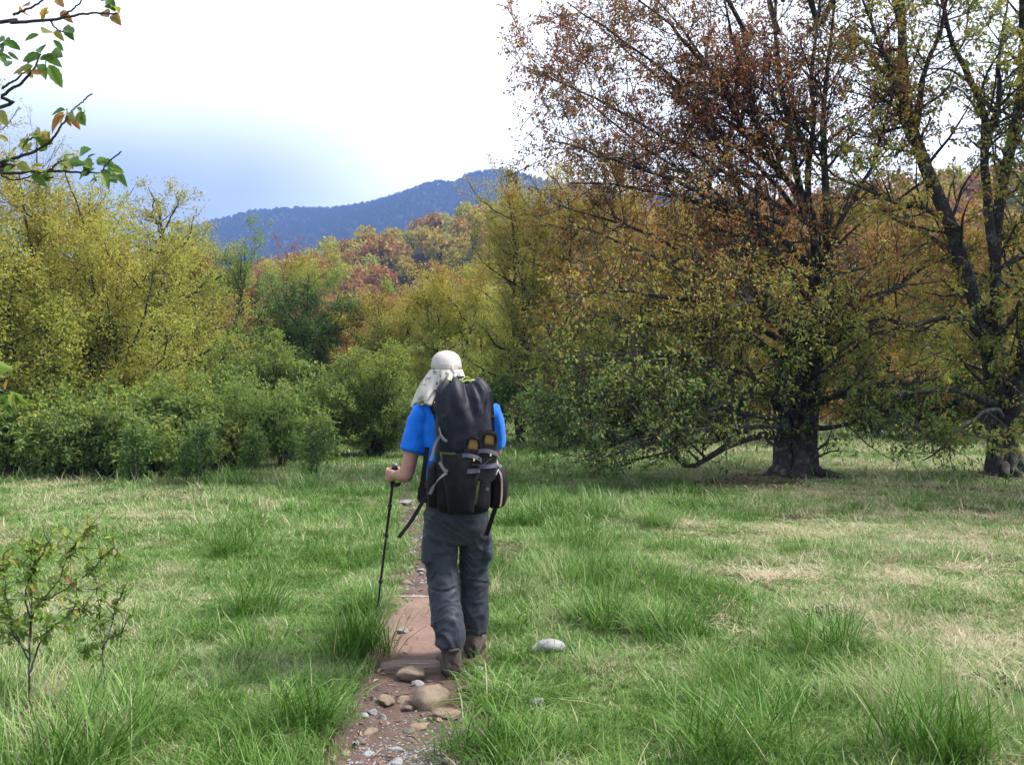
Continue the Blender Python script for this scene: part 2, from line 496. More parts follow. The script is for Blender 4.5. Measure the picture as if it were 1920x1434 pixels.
def blades(nb, rng, rad, hmin, hmax, width, droop, lean, straw=0.0, K=4, hue_sd=0.28):
    """grass blades as curved tapered strips -> verts, quads, tris, hue per face"""
    a = rng.uniform(0, 2 * PI, nb); r0 = rad * np.sqrt(rng.uniform(0, 1, nb))
    p = np.stack([r0 * np.cos(a), r0 * np.sin(a), np.full(nb, -0.015)], -1)
    sub = rng.integers(0, 9, nb); lay = rng.uniform(0, 2 * PI, 9)[sub]
    az_ = np.where(rng.uniform(0, 1, nb) < .5, lay, a) + rng.normal(0, 0.9, nb)
    p[:, :2] = p[:, :2] * .55 + (rng.normal(0, rad * .5, (9, 2)))[sub]
    tilt = np.abs(rng.normal(lean, lean * 0.5, nb))
    d = np.stack([np.cos(az_) * np.sin(tilt), np.sin(az_) * np.sin(tilt), np.cos(tilt)], -1)
    L = rng.uniform(hmin, hmax, nb)
    dr = droop * rng.uniform(0.3, 1.6, nb)
    pts = [p]
    for k in range(1, K):
        d = nrm(d + np.stack([np.cos(az_) * dr * 0.45, np.sin(az_) * dr * 0.45, -dr * (0.35 + 0.5 * k / K)], -1) + rng.normal(0, 0.05, (nb, 3)))
        p = p + d * (L / (K - 1))[:, None]
        p[:, 2] = np.maximum(p[:, 2], 0.006 + rng.uniform(0, 0.02, nb))
        pts.append(p)
    Pp = np.stack(pts, 1)
    side = np.stack([-np.sin(az_ + rng.normal(0, .5, nb)), np.cos(az_), np.zeros(nb)], -1)
    w = width * rng.uniform(0.6, 1.3, nb)
    prof = np.array([0.8, 1.0, 0.75, 0.0])[:K] if K == 4 else np.linspace(1, 0, K)
    Lft = Pp - side[:, None] * (w[:, None] * prof[None, :])[:, :, None]
    Rgt = Pp + side[:, None] * (w[:, None] * prof[None, :])[:, :, None]
    V = np.concatenate([Lft[:, :-1], Rgt[:, :-1], Pp[:, -1:]], 1)     # (nb, 2(K-1)+1, 3)
    per = 2 * (K - 1) + 1
    q = []
    for k in range(K - 2): q.append((k, K - 1 + k, K + k, k + 1))
    q = np.array(q); tt = np.array([(K - 2, 2 * K - 3, 2 * K - 2)])
    off = (np.arange(nb) * per)[:, None, None]
    hue = rng.normal(0, hue_sd, nb) + (rng.uniform(0, 1, nb) < straw) * 0.75
    return V.reshape(-1, 3), (q[None] + off).reshape(-1, 4), (tt[None] + off).reshape(-1, 3), np.concatenate([np.repeat(hue, K - 2), hue])

def instancer(name, pts, rot, scl, var, coll):
    """one object whose geometry nodes place a small library mesh on every point (for what nobody could count)"""
    me = bpy.data.meshes.new(name)
    me.vertices.add(len(pts)); me.vertices.foreach_set("co", np.asarray(pts, np.float32).ravel())
    a = me.attributes.new("rot", 'FLOAT_VECTOR', 'POINT'); a.data.foreach_set("vector", np.asarray(rot, np.float32).ravel())
    a = me.attributes.new("scl", 'FLOAT_VECTOR', 'POINT'); a.data.foreach_set("vector", np.asarray(scl, np.float32).ravel())
    a = me.attributes.new("var", 'INT', 'POINT'); a.data.foreach_set("value", np.asarray(var, np.int32))
    me.update()
    ob = link(name, me)
    g = bpy.data.node_groups.new(name, 'GeometryNodeTree')
    g.interface.new_socket("Geometry", in_out='INPUT', socket_type='NodeSocketGeometry')
    g.interface.new_socket("Geometry", in_out='OUTPUT', socket_type='NodeSocketGeometry')
    gi = g.nodes.new("NodeGroupInput"); go = g.nodes.new("NodeGroupOutput")
    ci = g.nodes.new("GeometryNodeCollectionInfo")
    ci.inputs["Collection"].default_value = coll
    ci.inputs["Separate Children"].default_value = True
    ci.inputs["Reset Children"].default_value = True
    ip = g.nodes.new("GeometryNodeInstanceOnPoints")
    ip.inputs["Pick Instance"].default_value = True
    def named(nm, dt):
        x = g.nodes.new("GeometryNodeInputNamedAttribute"); x.data_type = dt; x.inputs["Name"].default_value = nm
        return x.outputs["Attribute"]
    e2r = g.nodes.new("FunctionNodeEulerToRotation")
    g.links.new(named("rot", 'FLOAT_VECTOR'), e2r.inputs[0])
    g.links.new(gi.outputs[0], ip.inputs["Points"]); g.links.new(ci.outputs[0], ip.inputs["Instance"])
    g.links.new(named("var", 'INT'), ip.inputs["Instance Index"])
    g.links.new(e2r.outputs[0], ip.inputs["Rotation"]); g.links.new(named("scl", 'FLOAT_VECTOR'), ip.inputs["Scale"])
    g.links.new(ip.outputs[0], go.inputs[0])
    md = ob.modifiers.new("scatter", 'NODES'); md.node_group = g
    return ob

BARE = [  # bare or littered patches: x, y, rx, ry
    (gx(1405, 14.4), 14.4, 0.95, 0.95), (gx(1480, 15.6), 15.7, 1.25, 0.9), (gx(1885, 15.9), 16.0, 1.0, .7), (gx(35, 4.05), 4.05, 0.28, 0.25), (gx(300, 13.6), 13.6, .6, .5), (gx(350, 12.6), 12.6, .45, .4),
    (gx(1490, 11.), 11., .25, .25), (gx(1700, 12.4), 12.4, .5, .3), (gx(1600, 11.8), 11.8, .3, .22), (gx(1250, 13.0), 13.0, .5, .22), (gx(1750, 13.8), 13.8, .6, .3), (gx(1330, 12.0), 12.0, .3, .2), (gx(1860, 8.0), 8.0, .3, .2), (gx(1560, 6.1), 6.1, .16, .12), (gx(1840, 4.6), 4.6, .2, .15), (gx(1820, 11.6), 11.6, .7, .35), (gx(1890, 13.5), 13.5, 1.2, .4), (gx(940, 8.3), 8.3, .25, .5), (gx(600, 14.5), 14.5, .5, .3)]
def bare(x, y):
    v = np.zeros_like(x)
    for bx_, by_, rx, ry in BARE:
        v = np.maximum(v, 1 - sstep(0.6, 1.15, np.hypot((x - bx_) / rx, (y - by_) / ry) + 0.25 * snoise(x, y, 5.0, 0.4)))
    return v

def sward(cx, cy, cz, sc, strawy, lush, nb, K, width, rng, rad=.085):
    """blades of many tufts at once as one mesh: arrays per tuft, nb blades each"""
    M = len(cx); n_ = M * nb
    i = np.repeat(np.arange(M), nb)
    s = sc[i]; st = strawy[i]; lu = lush[i]
    a = rng.uniform(0, 2 * PI, n_); r0 = rad * s * np.sqrt(rng.uniform(0, 1, n_))
    p = np.stack([cx[i] + r0 * np.cos(a), cy[i] + r0 * np.sin(a), cz[i] - .012], -1)
    comb = rng.uniform(0, 2 * PI, M)[i]                       # every tuft has a way it lies
    az_ = np.where(rng.uniform(0, 1, n_) < .55, comb + rng.normal(0, .6, n_), a + rng.normal(0, .8, n_))
    lean = 0.42 + 0.45 * sstep(.1, .9, st) - .12 * lu
    tilt = np.abs(rng.normal(lean, .22, n_))
    d = np.stack([np.cos(az_) * np.sin(tilt), np.sin(az_) * np.sin(tilt), np.cos(tilt)], -1)
    L = s * rng.uniform(.065, .175, n_) * (1 + .45 * lu)
    dr = (0.35 + 0.55 * sstep(0, .9, st)) * rng.uniform(.3, 1.6, n_) * 3 / (K - 1)
    z0 = p[:, 2].copy(); pts = [p]
    for k in range(1, K):
        d = nrm(d + np.stack([np.cos(az_) * dr * .45, np.sin(az_) * dr * .45, -dr * (.35 + .5 * k / K)], -1) + rng.normal(0, .05, (n_, 3)))
        p = p + d * (L / (K - 1))[:, None]
        p[:, 2] = np.maximum(p[:, 2], z0 + .015 + rng.uniform(0, .02, n_)); pts.append(p)
    Pp = np.stack(pts, 1)
    sa = az_ + rng.normal(0, .5, n_)
    side = np.stack([-np.sin(sa), np.cos(sa), np.zeros(n_)], -1)
    w = width * rng.uniform(.6, 1.35, n_)
    prof = {4: np.array([.8, 1., .75, 0.]), 3: np.array([.85, 1., 0.])}[K]
    off = side[:, None] * (w[:, None] * prof[None, :])[:, :, None]
    V = np.concatenate([(Pp - off)[:, :-1], (Pp + off)[:, :-1], Pp[:, -1:]], 1)
    per = 2 * (K - 1) + 1
    q = np.array([(k, K - 1 + k, K + k, k + 1) for k in range(K - 2)]); tt = np.array([(K - 2, 2 * K - 3, 2 * K - 2)])
    o_ = (np.arange(n_) * per)[:, None, None]
    hue = rng.normal(0, .20, n_) + (rng.uniform(0, 1, n_) < np.clip(.05 + .75 * sstep(.15, 1.2, st), 0, .9)) * .66
    return V.reshape(-1, 3), (q[None] + o_).reshape(-1, 4), (tt[None] + o_).reshape(-1, 3), np.repeat(hue, K - 2), hue

rng = np.random.default_rng(11)
gV, gQ, gT, gHq, gHt, goff = [], [], [], [], [], 0
for y0, y1, dens, nb, sc, K, width, rad in ((1.8, 3.2, 40, 22, 1.1, 3, .0034, .085), (3.2, 5.2, 110, 28, 1.0, 4, .0019, .085), (5.2, 9.0, 78, 22, 1.0, 3, .0024, .09), (9.0, 14, 40, 18, 1.12, 3, .0042, .11),
                                       (14, 22, 20, 14, 1.25, 3, .0075, .15), (22, 36, 6, 12, 1.6, 3, .014, .24), (36, 62, 1.3, 10, 2.1, 3, .03, .45)):
    hw = 0.72 * y1 + 1.0
    nn = int((y1 - y0) * 2 * hw * dens)
    x = rng.uniform(-hw, hw, nn); y = rng.uniform(y0, y1, nn)
    keep = np.abs(x) < 0.62 * y + 0.6
    x, y = x[keep], y[keep]
    pm = path_mask(x, y)
    keep = (rng.uniform(0, 1, len(x)) > pm * 1.25 - .1 * (rng.uniform(0, 1, len(x)) < .08)) & (rng.uniform(0, 1, len(x)) > bare(x, y) * 1.15)
    x, y, pm = x[keep], y[keep], pm[keep]
    z = height(x, y) - 0.06 * pm
    f = snoise(x, y, 1.1, 3.0) + 0.55 * snoise(x, y, 3.3, 1.0)
    s = sc * np.clip(1.02 + 0.60 * f + .55 * snoise(x, y, 8.0, 2.5) + rng.normal(0, .15, len(x)), 0.35, 2.2) * (1 - 0.35 * pm)
    edge = np.exp(-((np.abs(x - path_x(y)) - path_w(y)) / 0.25) ** 2)
    strawy = 0.62 * sstep(0.8, 3.4, x) * (1 - sstep(9, 13, y)) + 0.45 * sstep(-2.4, -5, x) + 0.75 * snoise(x, y, 1.5, 5.0) + rng.normal(0, .26, len(x)) - .45 * edge - .08
    lush = np.clip(.8 * f - strawy * .5, 0, 1)
    V, Q, T, hq, ht = sward(x, y, z, s, strawy, lush, nb, K, width, rng, rad)
    gV.append(V); gQ.append(Q + goff); gT.append(T + goff); gHq.append(hq); gHt.append(ht); goff += len(V)
grass = link("meadow_grass", np_mesh("meadow_grass", np.vstack(gV), np.vstack(gQ), np.vstack(gT), {"hue": np.concatenate(gHq + gHt)}, mat=GRASS))
tag(grass, "green and straw coloured meadow grass covering the clearing", "grass", kind="stuff")
print("GRASS TRIS", sum(len(q) for q in gQ) * 2 + sum(len(t) for t in gT))

# a fine, dense underlayer of short blades: small turf tiles set side by side
TURF = bpy.data.collections.new("turf_library")          # not linked to the scene: sources for the grass only
rng = np.random.default_rng(6)
for i in range(6):
    nbl = 420
    px_ = rng.uniform(-.19, .19, (nbl, 2)); hs = .75 + .5 * snoise(px_[:, 0], px_[:, 1], 14.0, i * 1.3)
    V, Q, T, hq, ht = sward(px_[:, 0], px_[:, 1], np.full(nbl, .0), np.clip(hs, .4, 1.3) * .50, np.full(nbl, (.0, .0, .15, .45, .9, .25)[i]) + rng.normal(0, .15, nbl), np.zeros(nbl), 1, 3, .0019, rng, .02)
    TURF.objects.link(bpy.data.objects.new("turf_%d" % i, np_mesh("turf", V, Q, T, {"hue": np.concatenate([hq, ht])}, mat=GRASS)))
tp, ts, tv = [], [], []
for y0, y1, cell, sc in ((2.6, 6.5, .215, 1.0), (6.5, 11, .26, 1.2), (11, 18, .42, 1.7), (18, 30, .75, 2.9)):
    ys_ = np.arange(y0, y1, cell)
    for yy in ys_:
        hw = .98 * yy + 1.2; xs_ = np.arange(-hw, hw, cell) + rng.uniform(0, cell)
        tp.append(np.stack([xs_ + rng.normal(0, .05, len(xs_)), yy + rng.normal(0, .05, len(xs_)), np.zeros(len(xs_))], -1)); ts.append(np.full(len(xs_), sc))
tp = np.vstack(tp); ts = np.concatenate(ts)
ok = (path_mask(tp[:, 0], tp[:, 1]) < .12) & (bare(tp[:, 0], tp[:, 1]) < .4); tp, ts = tp[ok], ts[ok]
tp[:, 2] = height(tp[:, 0], tp[:, 1]) - .16 * path_mask(tp[:, 0], tp[:, 1])
st_ = .62 * sstep(.8, 3.4, tp[:, 0]) + .4 * sstep(-2.4, -5, tp[:, 0]) + .6 * snoise(tp[:, 0], tp[:, 1], 1.5, 5.0) + rng.normal(0, .2, len(tp))
tv = np.select([st_ > .72, st_ > .48, st_ > .28, st_ > .06], [4, 3, 5, 2], rng.integers(0, 2, len(tp)))
k_ = len(tp)
turf = instancer("short_grass", tp, np.stack([np.zeros(k_), np.zeros(k_), rng.integers(0, 4, k_) * PI / 2 + rng.normal(0, .3, k_)], -1), np.stack([ts, ts, ts * rng.uniform(.75, 1.2, k_) * np.clip(1 + .75 * snoise(tp[:, 0], tp[:, 1], 1.1, 3.0) + .5 * snoise(tp[:, 0], tp[:, 1], 3.3, 1.0), .4, 1.9)], -1), tv, TURF)
tag(turf, "fine short grass carpeting the meadow between taller tufts", "grass", kind="stuff")

# tall tussocks one can tell apart
def tussock(px, py, h, label, nb=230, rad=.17, droop=.30, tint=-0.10, straw=.04, lean=.42, w=.0030, grp="tall grass tussocks", name="grass_tussock", cat="grass tussock"):
    Y = ground_Y(py); x = gx(px, Y)
    rg = np.random.default_rng(int(px * 7 + py))
    k = 1.0 + 0.35 * sstep(8, 16, Y); h = h * 1.28; nb = int(nb * 1.5); rad = rad * 1.1; droop = droop * 1.2
    V, Q, T, H = blades(nb, rg, rad, h * .45, h, w * k, droop, lean, straw=straw, hue_sd=.2)
    o_ = link(name, np_mesh(name, V, Q, T, {"hue": H}, mat=GRASS), loc=(x, Y, gh(x, Y)))
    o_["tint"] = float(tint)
    return tag(o_, label, cat, grp)
T_ = tussock
T_(475, 1150, .34, "dense dark green grass tussock halfway between left sapling and trekking pole", 300, .21)
T_(205, 1425, .42, "tallest grass tussock at bottom left around the sapling stem", 300, .22, droop=.22)
T_(655, 1222, .33, "upright grass tussock on path edge below the trekking pole tip", 260, .17, droop=.18, lean=.3)
T_(588, 1345, .26, "bright green tussock on left path edge beside the small round stone", 260, .20, droop=.4)
T_(1375, 1405, .36, "wide bright green tussock at bottom right of centre, largest in right meadow", 340, .24)
T_(1735, 1405, .37, "spiky green grass tussock at bottom right surrounded by straw", 300, .19, droop=.2)
T_(1250, 1185, .33, "green tussock in right meadow directly right of the white rock", 280, .20)
T_(1135, 1160, .30, "green tussock in right meadow just above the white rock", 260, .20)
T_(1570, 1215, .31, "green tussock in middle of the right meadow beside straw patches", 260, .20, droop=.35)
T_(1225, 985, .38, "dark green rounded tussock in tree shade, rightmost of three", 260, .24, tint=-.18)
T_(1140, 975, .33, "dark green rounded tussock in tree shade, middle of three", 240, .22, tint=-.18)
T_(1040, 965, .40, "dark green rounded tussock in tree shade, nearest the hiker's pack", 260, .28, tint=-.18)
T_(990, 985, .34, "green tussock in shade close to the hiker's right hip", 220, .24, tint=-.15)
T_(425, 1035, .32, "yellow green tussock in left meadow above the dense dark tussock", 240, .24, tint=-.08)
T_(560, 915, .42, "bright green tussock in front of the left shrub thicket, beside thin sapling", 260, .40, tint=-.10)
T_(430, 905, .42, "bright green tussock at the foot of the left shrub thicket", 240, .38, tint=-.10)
T_(665, 905, .40, "bright green tussock left of the hiker's hand near round bush", 260, .42, tint=-.10)
T_(684, 1150, .28, "grass tussock leaning over the path behind the trekking pole", 220, .16, droop=.35)
T_(960, 1170, .22, "low leafy green tuft between hiker's right boot and white rock", 220, .17, droop=.45, tint=-.05)
T_(960, 1390, .26, "green tuft on right path edge at bottom of the picture", 240, .20, droop=.45)
T_(945, 1300, .26, "tuft leaning over right path edge beside the large round stone", 240, .17, droop=.5, tint=-.02)
D_ = lambda px, py, h, lab, **k: tussock(px, py, h, lab, nb=260, rad=.24, droop=1.0, lean=1.0, tint=.22, straw=.85, w=.0028, grp="dry straw clumps", name="dry_grass_clump", cat="dry grass", **k)
D_(1375, 1145, .26, "round dry straw clump alone in middle of right meadow")
D_(1820, 1070, .30, "flattened straw clump near right edge below the far trunk")
D_(1560, 1075, .28, "flattened straw clump in right meadow below the birch trunk")
D_(1480, 1085, .26, "smaller straw clump left of the flattened clump below main trunk")
D_(1610, 1255, .25, "straw clump between two green tussocks in right meadow")
D_(1850, 1250, .25, "straw clump at far right edge of the near meadow")
D_(1390, 1025, .30, "pale straw clump at edge of tree shade in right meadow")
D_(100, 945, .34, "pale straw clump at far left below the shrub thicket")
D_(285, 930, .36, "grey straw clump below left shrub thicket beside bare soil")

# ================================================================== TREES
def grow(P, Rr, counts, rng, angle, length, K, jit=0.12, grav=0.03, rr=0.6, tmin=0.2, tip=0.0025, angle_sd=0.2, flat=0.0, tmax=1.0, rmax=None):
    """children of N parent branches, all at once. counts (N,), length (N,) or scalar: child length scale"""
    idx = np.repeat(np.arange(len(P)), counts)
    M = len(idx)
    if M == 0: return np.zeros((0, K, 3)), np.zeros((0, K)), idx, np.zeros(0)
    t = tmin + (tmax - tmin) * rng.uniform(0, 1, M)
    f = t * (P.shape[1] - 1 - 1e-5); i0 = f.astype(int); fr = (f - i0)[:, None]
    p = P[idx, i0] * (1 - fr) + P[idx, i0 + 1] * fr
    d = nrm(P[idx, i0 + 1] - P[idx, i0])
    rad = Rr[idx, i0] * (1 - fr[:, 0]) + Rr[idx, i0 + 1] * fr[:, 0]
    v = rng.normal(size=(M, 3)); v[:, 2] *= (1 - flat)
    perp = nrm(v - d * (v * d).sum(-1, keepdims=True))
    a = rng.normal(angle, angle_sd, M)[:, None]
    d = nrm(d * np.cos(a) + perp * np.sin(a))
    Ls = (np.asarray(length)[idx] if np.ndim(length) else np.full(M, length)) * rng.uniform(.55, 1.2, M) * (1.1 - 0.5 * t)
    pts = [p]
    for k in range(1, K):
        d = nrm(d + rng.normal(0, jit, (M, 3)) + np.array((0, 0, grav)))
        p = p + d * (Ls / (K - 1))[:, None]
        pts.append(p)
    Pc = np.stack(pts, 1)
    r0 = np.minimum(rad * rr, rmax if rmax else 9)
    Rc = np.maximum(r0[:, None] * (1 - np.linspace(0, 1, K) ** 1.1 * 0.85)[None], tip)
    return Pc, Rc, idx, Ls

def leaves(P, rng, n, L, W, droop=0.35, spread=0.05, tmin=0.15, hue=0.3, hue_sd=0.07, huefn=None, fold=0.25):
    """n leaves on every twig of P (N,K,3): folded rhombs -> V, T, hue per face"""
    idx = np.repeat(np.arange(len(P)), n); M = len(idx)
    t = tmin + (1 - tmin) * rng.uniform(0, 1, M) ** 0.7
    f = t * (P.shape[1] - 1 - 1e-5); i0 = f.astype(int); fr = (f - i0)[:, None]
    p = P[idx, i0] * (1 - fr) + P[idx, i0 + 1] * fr + rng.normal(0, spread, (M, 3))
    d = nrm(nrm(P[idx, i0 + 1] - P[idx, i0]) * 0.6 + rng.normal(0, .7, (M, 3)) + np.array((0, 0, -droop)))
    up = nrm(rng.normal(0, .45, (M, 3)) + np.array((0, 0, 1.0)))
    s = nrm(np.cross(d, up)); nn = np.cross(s, d)
    l = (L * rng.uniform(.6, 1.25, M))[:, None]; w = (W * rng.uniform(.7, 1.2, M))[:, None] * 0.5
    V = np.stack([p, p + d * l * .42 + s * w + nn * w * fold * 2, p + d * l - nn * l * .12, p + d * l * .42 - s * w + nn * w * fold * 2], 1)
    o4 = (np.arange(M) * 4)[:, None, None]
    T = (np.array([(0, 1, 2), (0, 2, 3)])[None] + o4).reshape(-1, 3)
    h = hue + rng.normal(0, hue_sd, M)
    if huefn is not None: h = h + huefn(p, rng)
    return V.reshape(-1, 3), T, np.repeat(np.clip(h, 0, 1), 2)

def keep_in(P, Rr, fn):
    k = fn(P[:, -1])
    return P[k], Rr[k]

def copy_tree(o_, parent=None):
    c = o_.copy(); COL.objects.link(c)
    if parent is not None: c.parent = parent
    for ch in list(o_.children): copy_tree(ch, c)
    return c

def build_tree(name, label, cat, base, limbs, rng, lv, leaf, group=None, tint=0.0, env=None, limb_children=True, extra_leaf=None, bark=None, droop_fn=None, sides=8):
    """limbs: list of (K,4) arrays in world-relative metres (x,y,z,r), the first is the trunk"""
    root = empty(name, base)
    tag(root, label, cat, group)
    bk = bark or BARK
    K0 = 14
    L0 = np.stack([resample(l, K0) for l in limbs])
    wob = np.cumsum(rng.normal(0, 0.034 if limb_children else 0.02, (len(limbs), K0, 3)), 1) * np.minimum(1, 6.0 * np.abs(.2 - L0[:, :1, 3:]) + .25); wob[:, 0] = 0
    L0[:, :, :3] += wob * np.minimum(1, np.linspace(0, 3, K0))[None, :, None]
    P0, R0 = L0[:, :, :3], L0[:, :, 3]
    if limb_children:
        for i in range(len(limbs)):
            V, Q = tubes(P0[i:i + 1], R0[i:i + 1], sides, rng)
            # uneven bark relief and a flared, buttressed foot
            link("trunk" if i == 0 else "limb", np_mesh("limb", V, Q, mat=bk), parent=root)
    else:
        V, Q = tubes(P0, R0, 6, rng)
        link("trunk", np_mesh("trunk", V, Q, mat=bk), parent=root)
    twG = Geo()
    P, Rr = P0, R0
    allp = []
    for li, s in enumerate(lv):
        ln = np.linalg.norm(P[:, -1] - P[:, 0], axis=-1)
        cnt = np.maximum(1, rng.poisson(np.clip(ln * s["per_m"], 0, 60)))
        Lc = np.clip(ln * s["ratio"], s.get("lmin", .15), s.get("lmax", 3.0))
        K = s.get("K", 5)
        P2, R2, _, _ = grow(P, Rr, cnt, rng, s["angle"], Lc, K, s.get("jit", .14), s.get("grav", .03), s.get("rr", .55), s.get("tmin", .2), s.get("tip", .003), s.get("asd", .22), s.get("flat", 0.0), rmax=s.get("rmax"))
        if env is not None: P2, R2 = keep_in(P2, R2, env)
        V, Q = tubes(P2, R2, s.get("S", 4), rng)
        twG.add(V, Q)
        allp.append((P2, R2))
        P, Rr = P2, R2
    br = link("branches", twG.mesh("branches", TWIG), parent=root); br["kind"] = "stuff"
    Vs, Ts, Hs, off = [], [], [], 0
    for (li, n_, L_, W_) in leaf["on"]:
        V, T, H = leaves(allp[li][0], rng, n_, L_, W_, leaf.get("droop", .35), leaf.get("spread", .05), leaf.get("tmin", .15), leaf["hue"], leaf.get("hue_sd", .07), leaf.get("huefn"))
        Vs.append(V); Ts.append(T + off); Hs.append(H); off += len(V)
    fo = link("foliage", np_mesh("foliage", np.vstack(Vs), None, np.vstack(Ts), {"hue": np.concatenate(Hs)}, smooth=False, mat=LEAF), parent=root)
    fo["kind"] = "stuff"; fo["tint"] = float(tint)
    print("TREE", name, "leaves", off // 4, "branch tris", sum(len(q) for q in twG.Q) * 2)
    return root

def rel(pts, base, Yd=None):
    """limb laid out by measured pixel positions at stated distances -> metres relative to the tree's base"""
    out = []
    for px, py, Y, r in pts:
        p = P3(px, py, Y); out.append((p[0] - base[0], p[1] - base[1], p[2] - base[2], r))
    return out

def thin(l, do, k=.58):
    return [(a, b_, y, r * (k if (do and b_ < 740) else .9)) for a, b_, y, r in l]
# ---- the big spreading tree right of the path (16.5 m away)
B1 = np.array((gx(1492, 16.5), 16.5, -0.02))
l1 = [
 [(1492, 899, 16.5, .42), (1490, 872, 16.5, .31), (1492, 815, 16.5, .27), (1498, 760, 16.5, .25), (1508, 700, 16.5, .22), (1518, 600, 16.5, .185), (1520, 480, 16.5, .155), (1512, 400, 16.5, .14)],   # trunk
 [(1512, 790, 16.4, .24), (1530, 700, 16.3, .17), (1545, 600, 16.2, .15), (1553, 450, 16.2, .14), (1548, 330, 16.2, .11), (1545, 200, 16.3, .085), (1560, 60, 16.4, .05), (1580, -120, 16.5, .02)],
 [(1512, 410, 16.5, .13), (1490, 350, 16.5, .11), (1450, 290, 16.4, .09), (1428, 200, 16.2, .07), (1400, 90, 16.0, .05), (1370, -60, 15.9, .02)],
 [(1513, 420, 16.5, .13), (1500, 320, 16.6, .11), (1478, 220, 16.7, .09), (1462, 100, 16.8, .07), (1450, -40, 17., .045), (1430, -180, 17.2, .02)],
 [(1514, 420, 16.5, .12), (1520, 330, 16.4, .10), (1535, 240, 16.2, .08), (1530, 120, 16.0, .06), (1550, -20, 15.8, .04), (1570, -150, 15.6, .02)],
 [(1500, 720, 16.5, .17), (1470, 620, 16.7, .12), (1440, 530, 17.0, .10), (1425, 430, 17.2, .085), (1400, 340, 17.3, .07), (1340, 230, 17.2, .05), (1260, 130, 17.0, .02)],
 [(1515, 640, 16.5, .11), (1470, 590, 16.1, .085), (1400, 560, 15.7, .07), (1310, 520, 15.3, .055), (1200, 470, 15.0, .04), (1080, 430, 14.9, .015)],
 [(1516, 560, 16.5, .11), (1460, 480, 16.2, .08), (1380, 400, 16.0, .065), (1260, 320, 15.9, .05), (1130, 230, 15.9, .032), (1010, 130, 15.9, .012)],
 [(1490, 790, 16.4, .12), (1440, 745, 16.0, .075), (1370, 720, 15.6, .06), (1280, 700, 15.2, .065), (1160, 690, 14.9, .045), (1010, 690, 14.7, .015)],
 [(1480, 820, 16.4, .14), (1430, 815, 16.0, .075), (1360, 835, 15.6, .06), (1300, 868, 15.3, .05), (1268, 865, 15.1, .045), (1235, 825, 15.0, .05), (1160, 800, 14.9, .035), (1040, 800, 14.8, .012)],
 [(1488, 780, 16.3, .10), (1440, 730, 15.6, .055), (1380, 740, 15.1, .042), (1300, 770, 14.7, .033), (1190, 810, 14.4, .03), (1110, 850, 14.3, .012)],
 [(1505, 740, 16.4, .11), (1560, 690, 16.0, .06), (1620, 650, 15.7, .045), (1690, 620, 15.4, .03), (1770, 630, 15.2, .015)],
 [(1508, 720, 16.6, .12), (1560, 620, 17.0, .09), (1640, 560, 17.3, .07), (1720, 500, 17.6, .05), (1800, 470, 17.9, .015)],
 [(1500, 760, 16.6, .12), (1440, 660, 17.3, .09), (1360, 600, 18.0, .07), (1260, 560, 18.7, .05), (1140, 520, 19.2, .015)],
 [(1516, 540, 16.5, .10), (1580, 430, 16.6, .08), (1640, 340, 16.7, .06), (1680, 240, 16.8, .04), (1710, 130, 16.9, .015)],
 [(1500, 700, 16.3, .11), (1490, 640, 15.5, .08), (1450, 600, 14.8, .06), (1430, 560, 14.2, .04), (1380, 540, 13.8, .015)],
 [(1512, 420, 16.5, .10), (1440, 330, 17.0, .07), (1350, 260, 17.4, .06), (1230, 150, 17.8, .04), (1100, 30, 18.0, .015)],
 [(1500, 800, 16.3, .08), (1560, 800, 15.8, .045), (1640, 770, 15.4, .035), (1720, 800, 15.1, .03), (1780, 850, 15.0, .012)],
 [(1450, 290, 16.4, .08), (1390, 230, 16.2, .06), (1320, 120, 16.1, .045), (1230, 10, 16.0, .03), (1150, -80, 16.0, .012)],
]
l1 += [
 [(1466, 899, 16.35, .27), (1467, 870, 16.35, .20), (1470, 815, 16.35, .18), (1478, 760, 16.4, .16), (1490, 700, 16.45, .12), (1500, 640, 16.5, .08)],
 [(1521, 899, 16.4, .25), (1519, 868, 16.4, .18), (1519, 810, 16.38, .16), (1524, 750, 16.36, .15), (1532, 690, 16.3, .12), (1540, 640, 16.25, .09)],
 [(1496, 902, 16.1, .20), (1494, 870, 16.22, .14), (1498, 820, 16.28, .12), (1505, 760, 16.35, .09), (1510, 720, 16.4, .06)],
 [(1478, 770, 16.3, .08), (1455, 720, 16.0, .05), (1470, 660, 15.7, .04), (1500, 600, 15.5, .03), (1540, 560, 15.3, .012)],
 [(1530, 700, 16.2, .08), (1560, 640, 15.8, .05), (1600, 610, 15.5, .04), (1590, 540, 15.2, .03), (1620, 480, 15.0, .012)]]
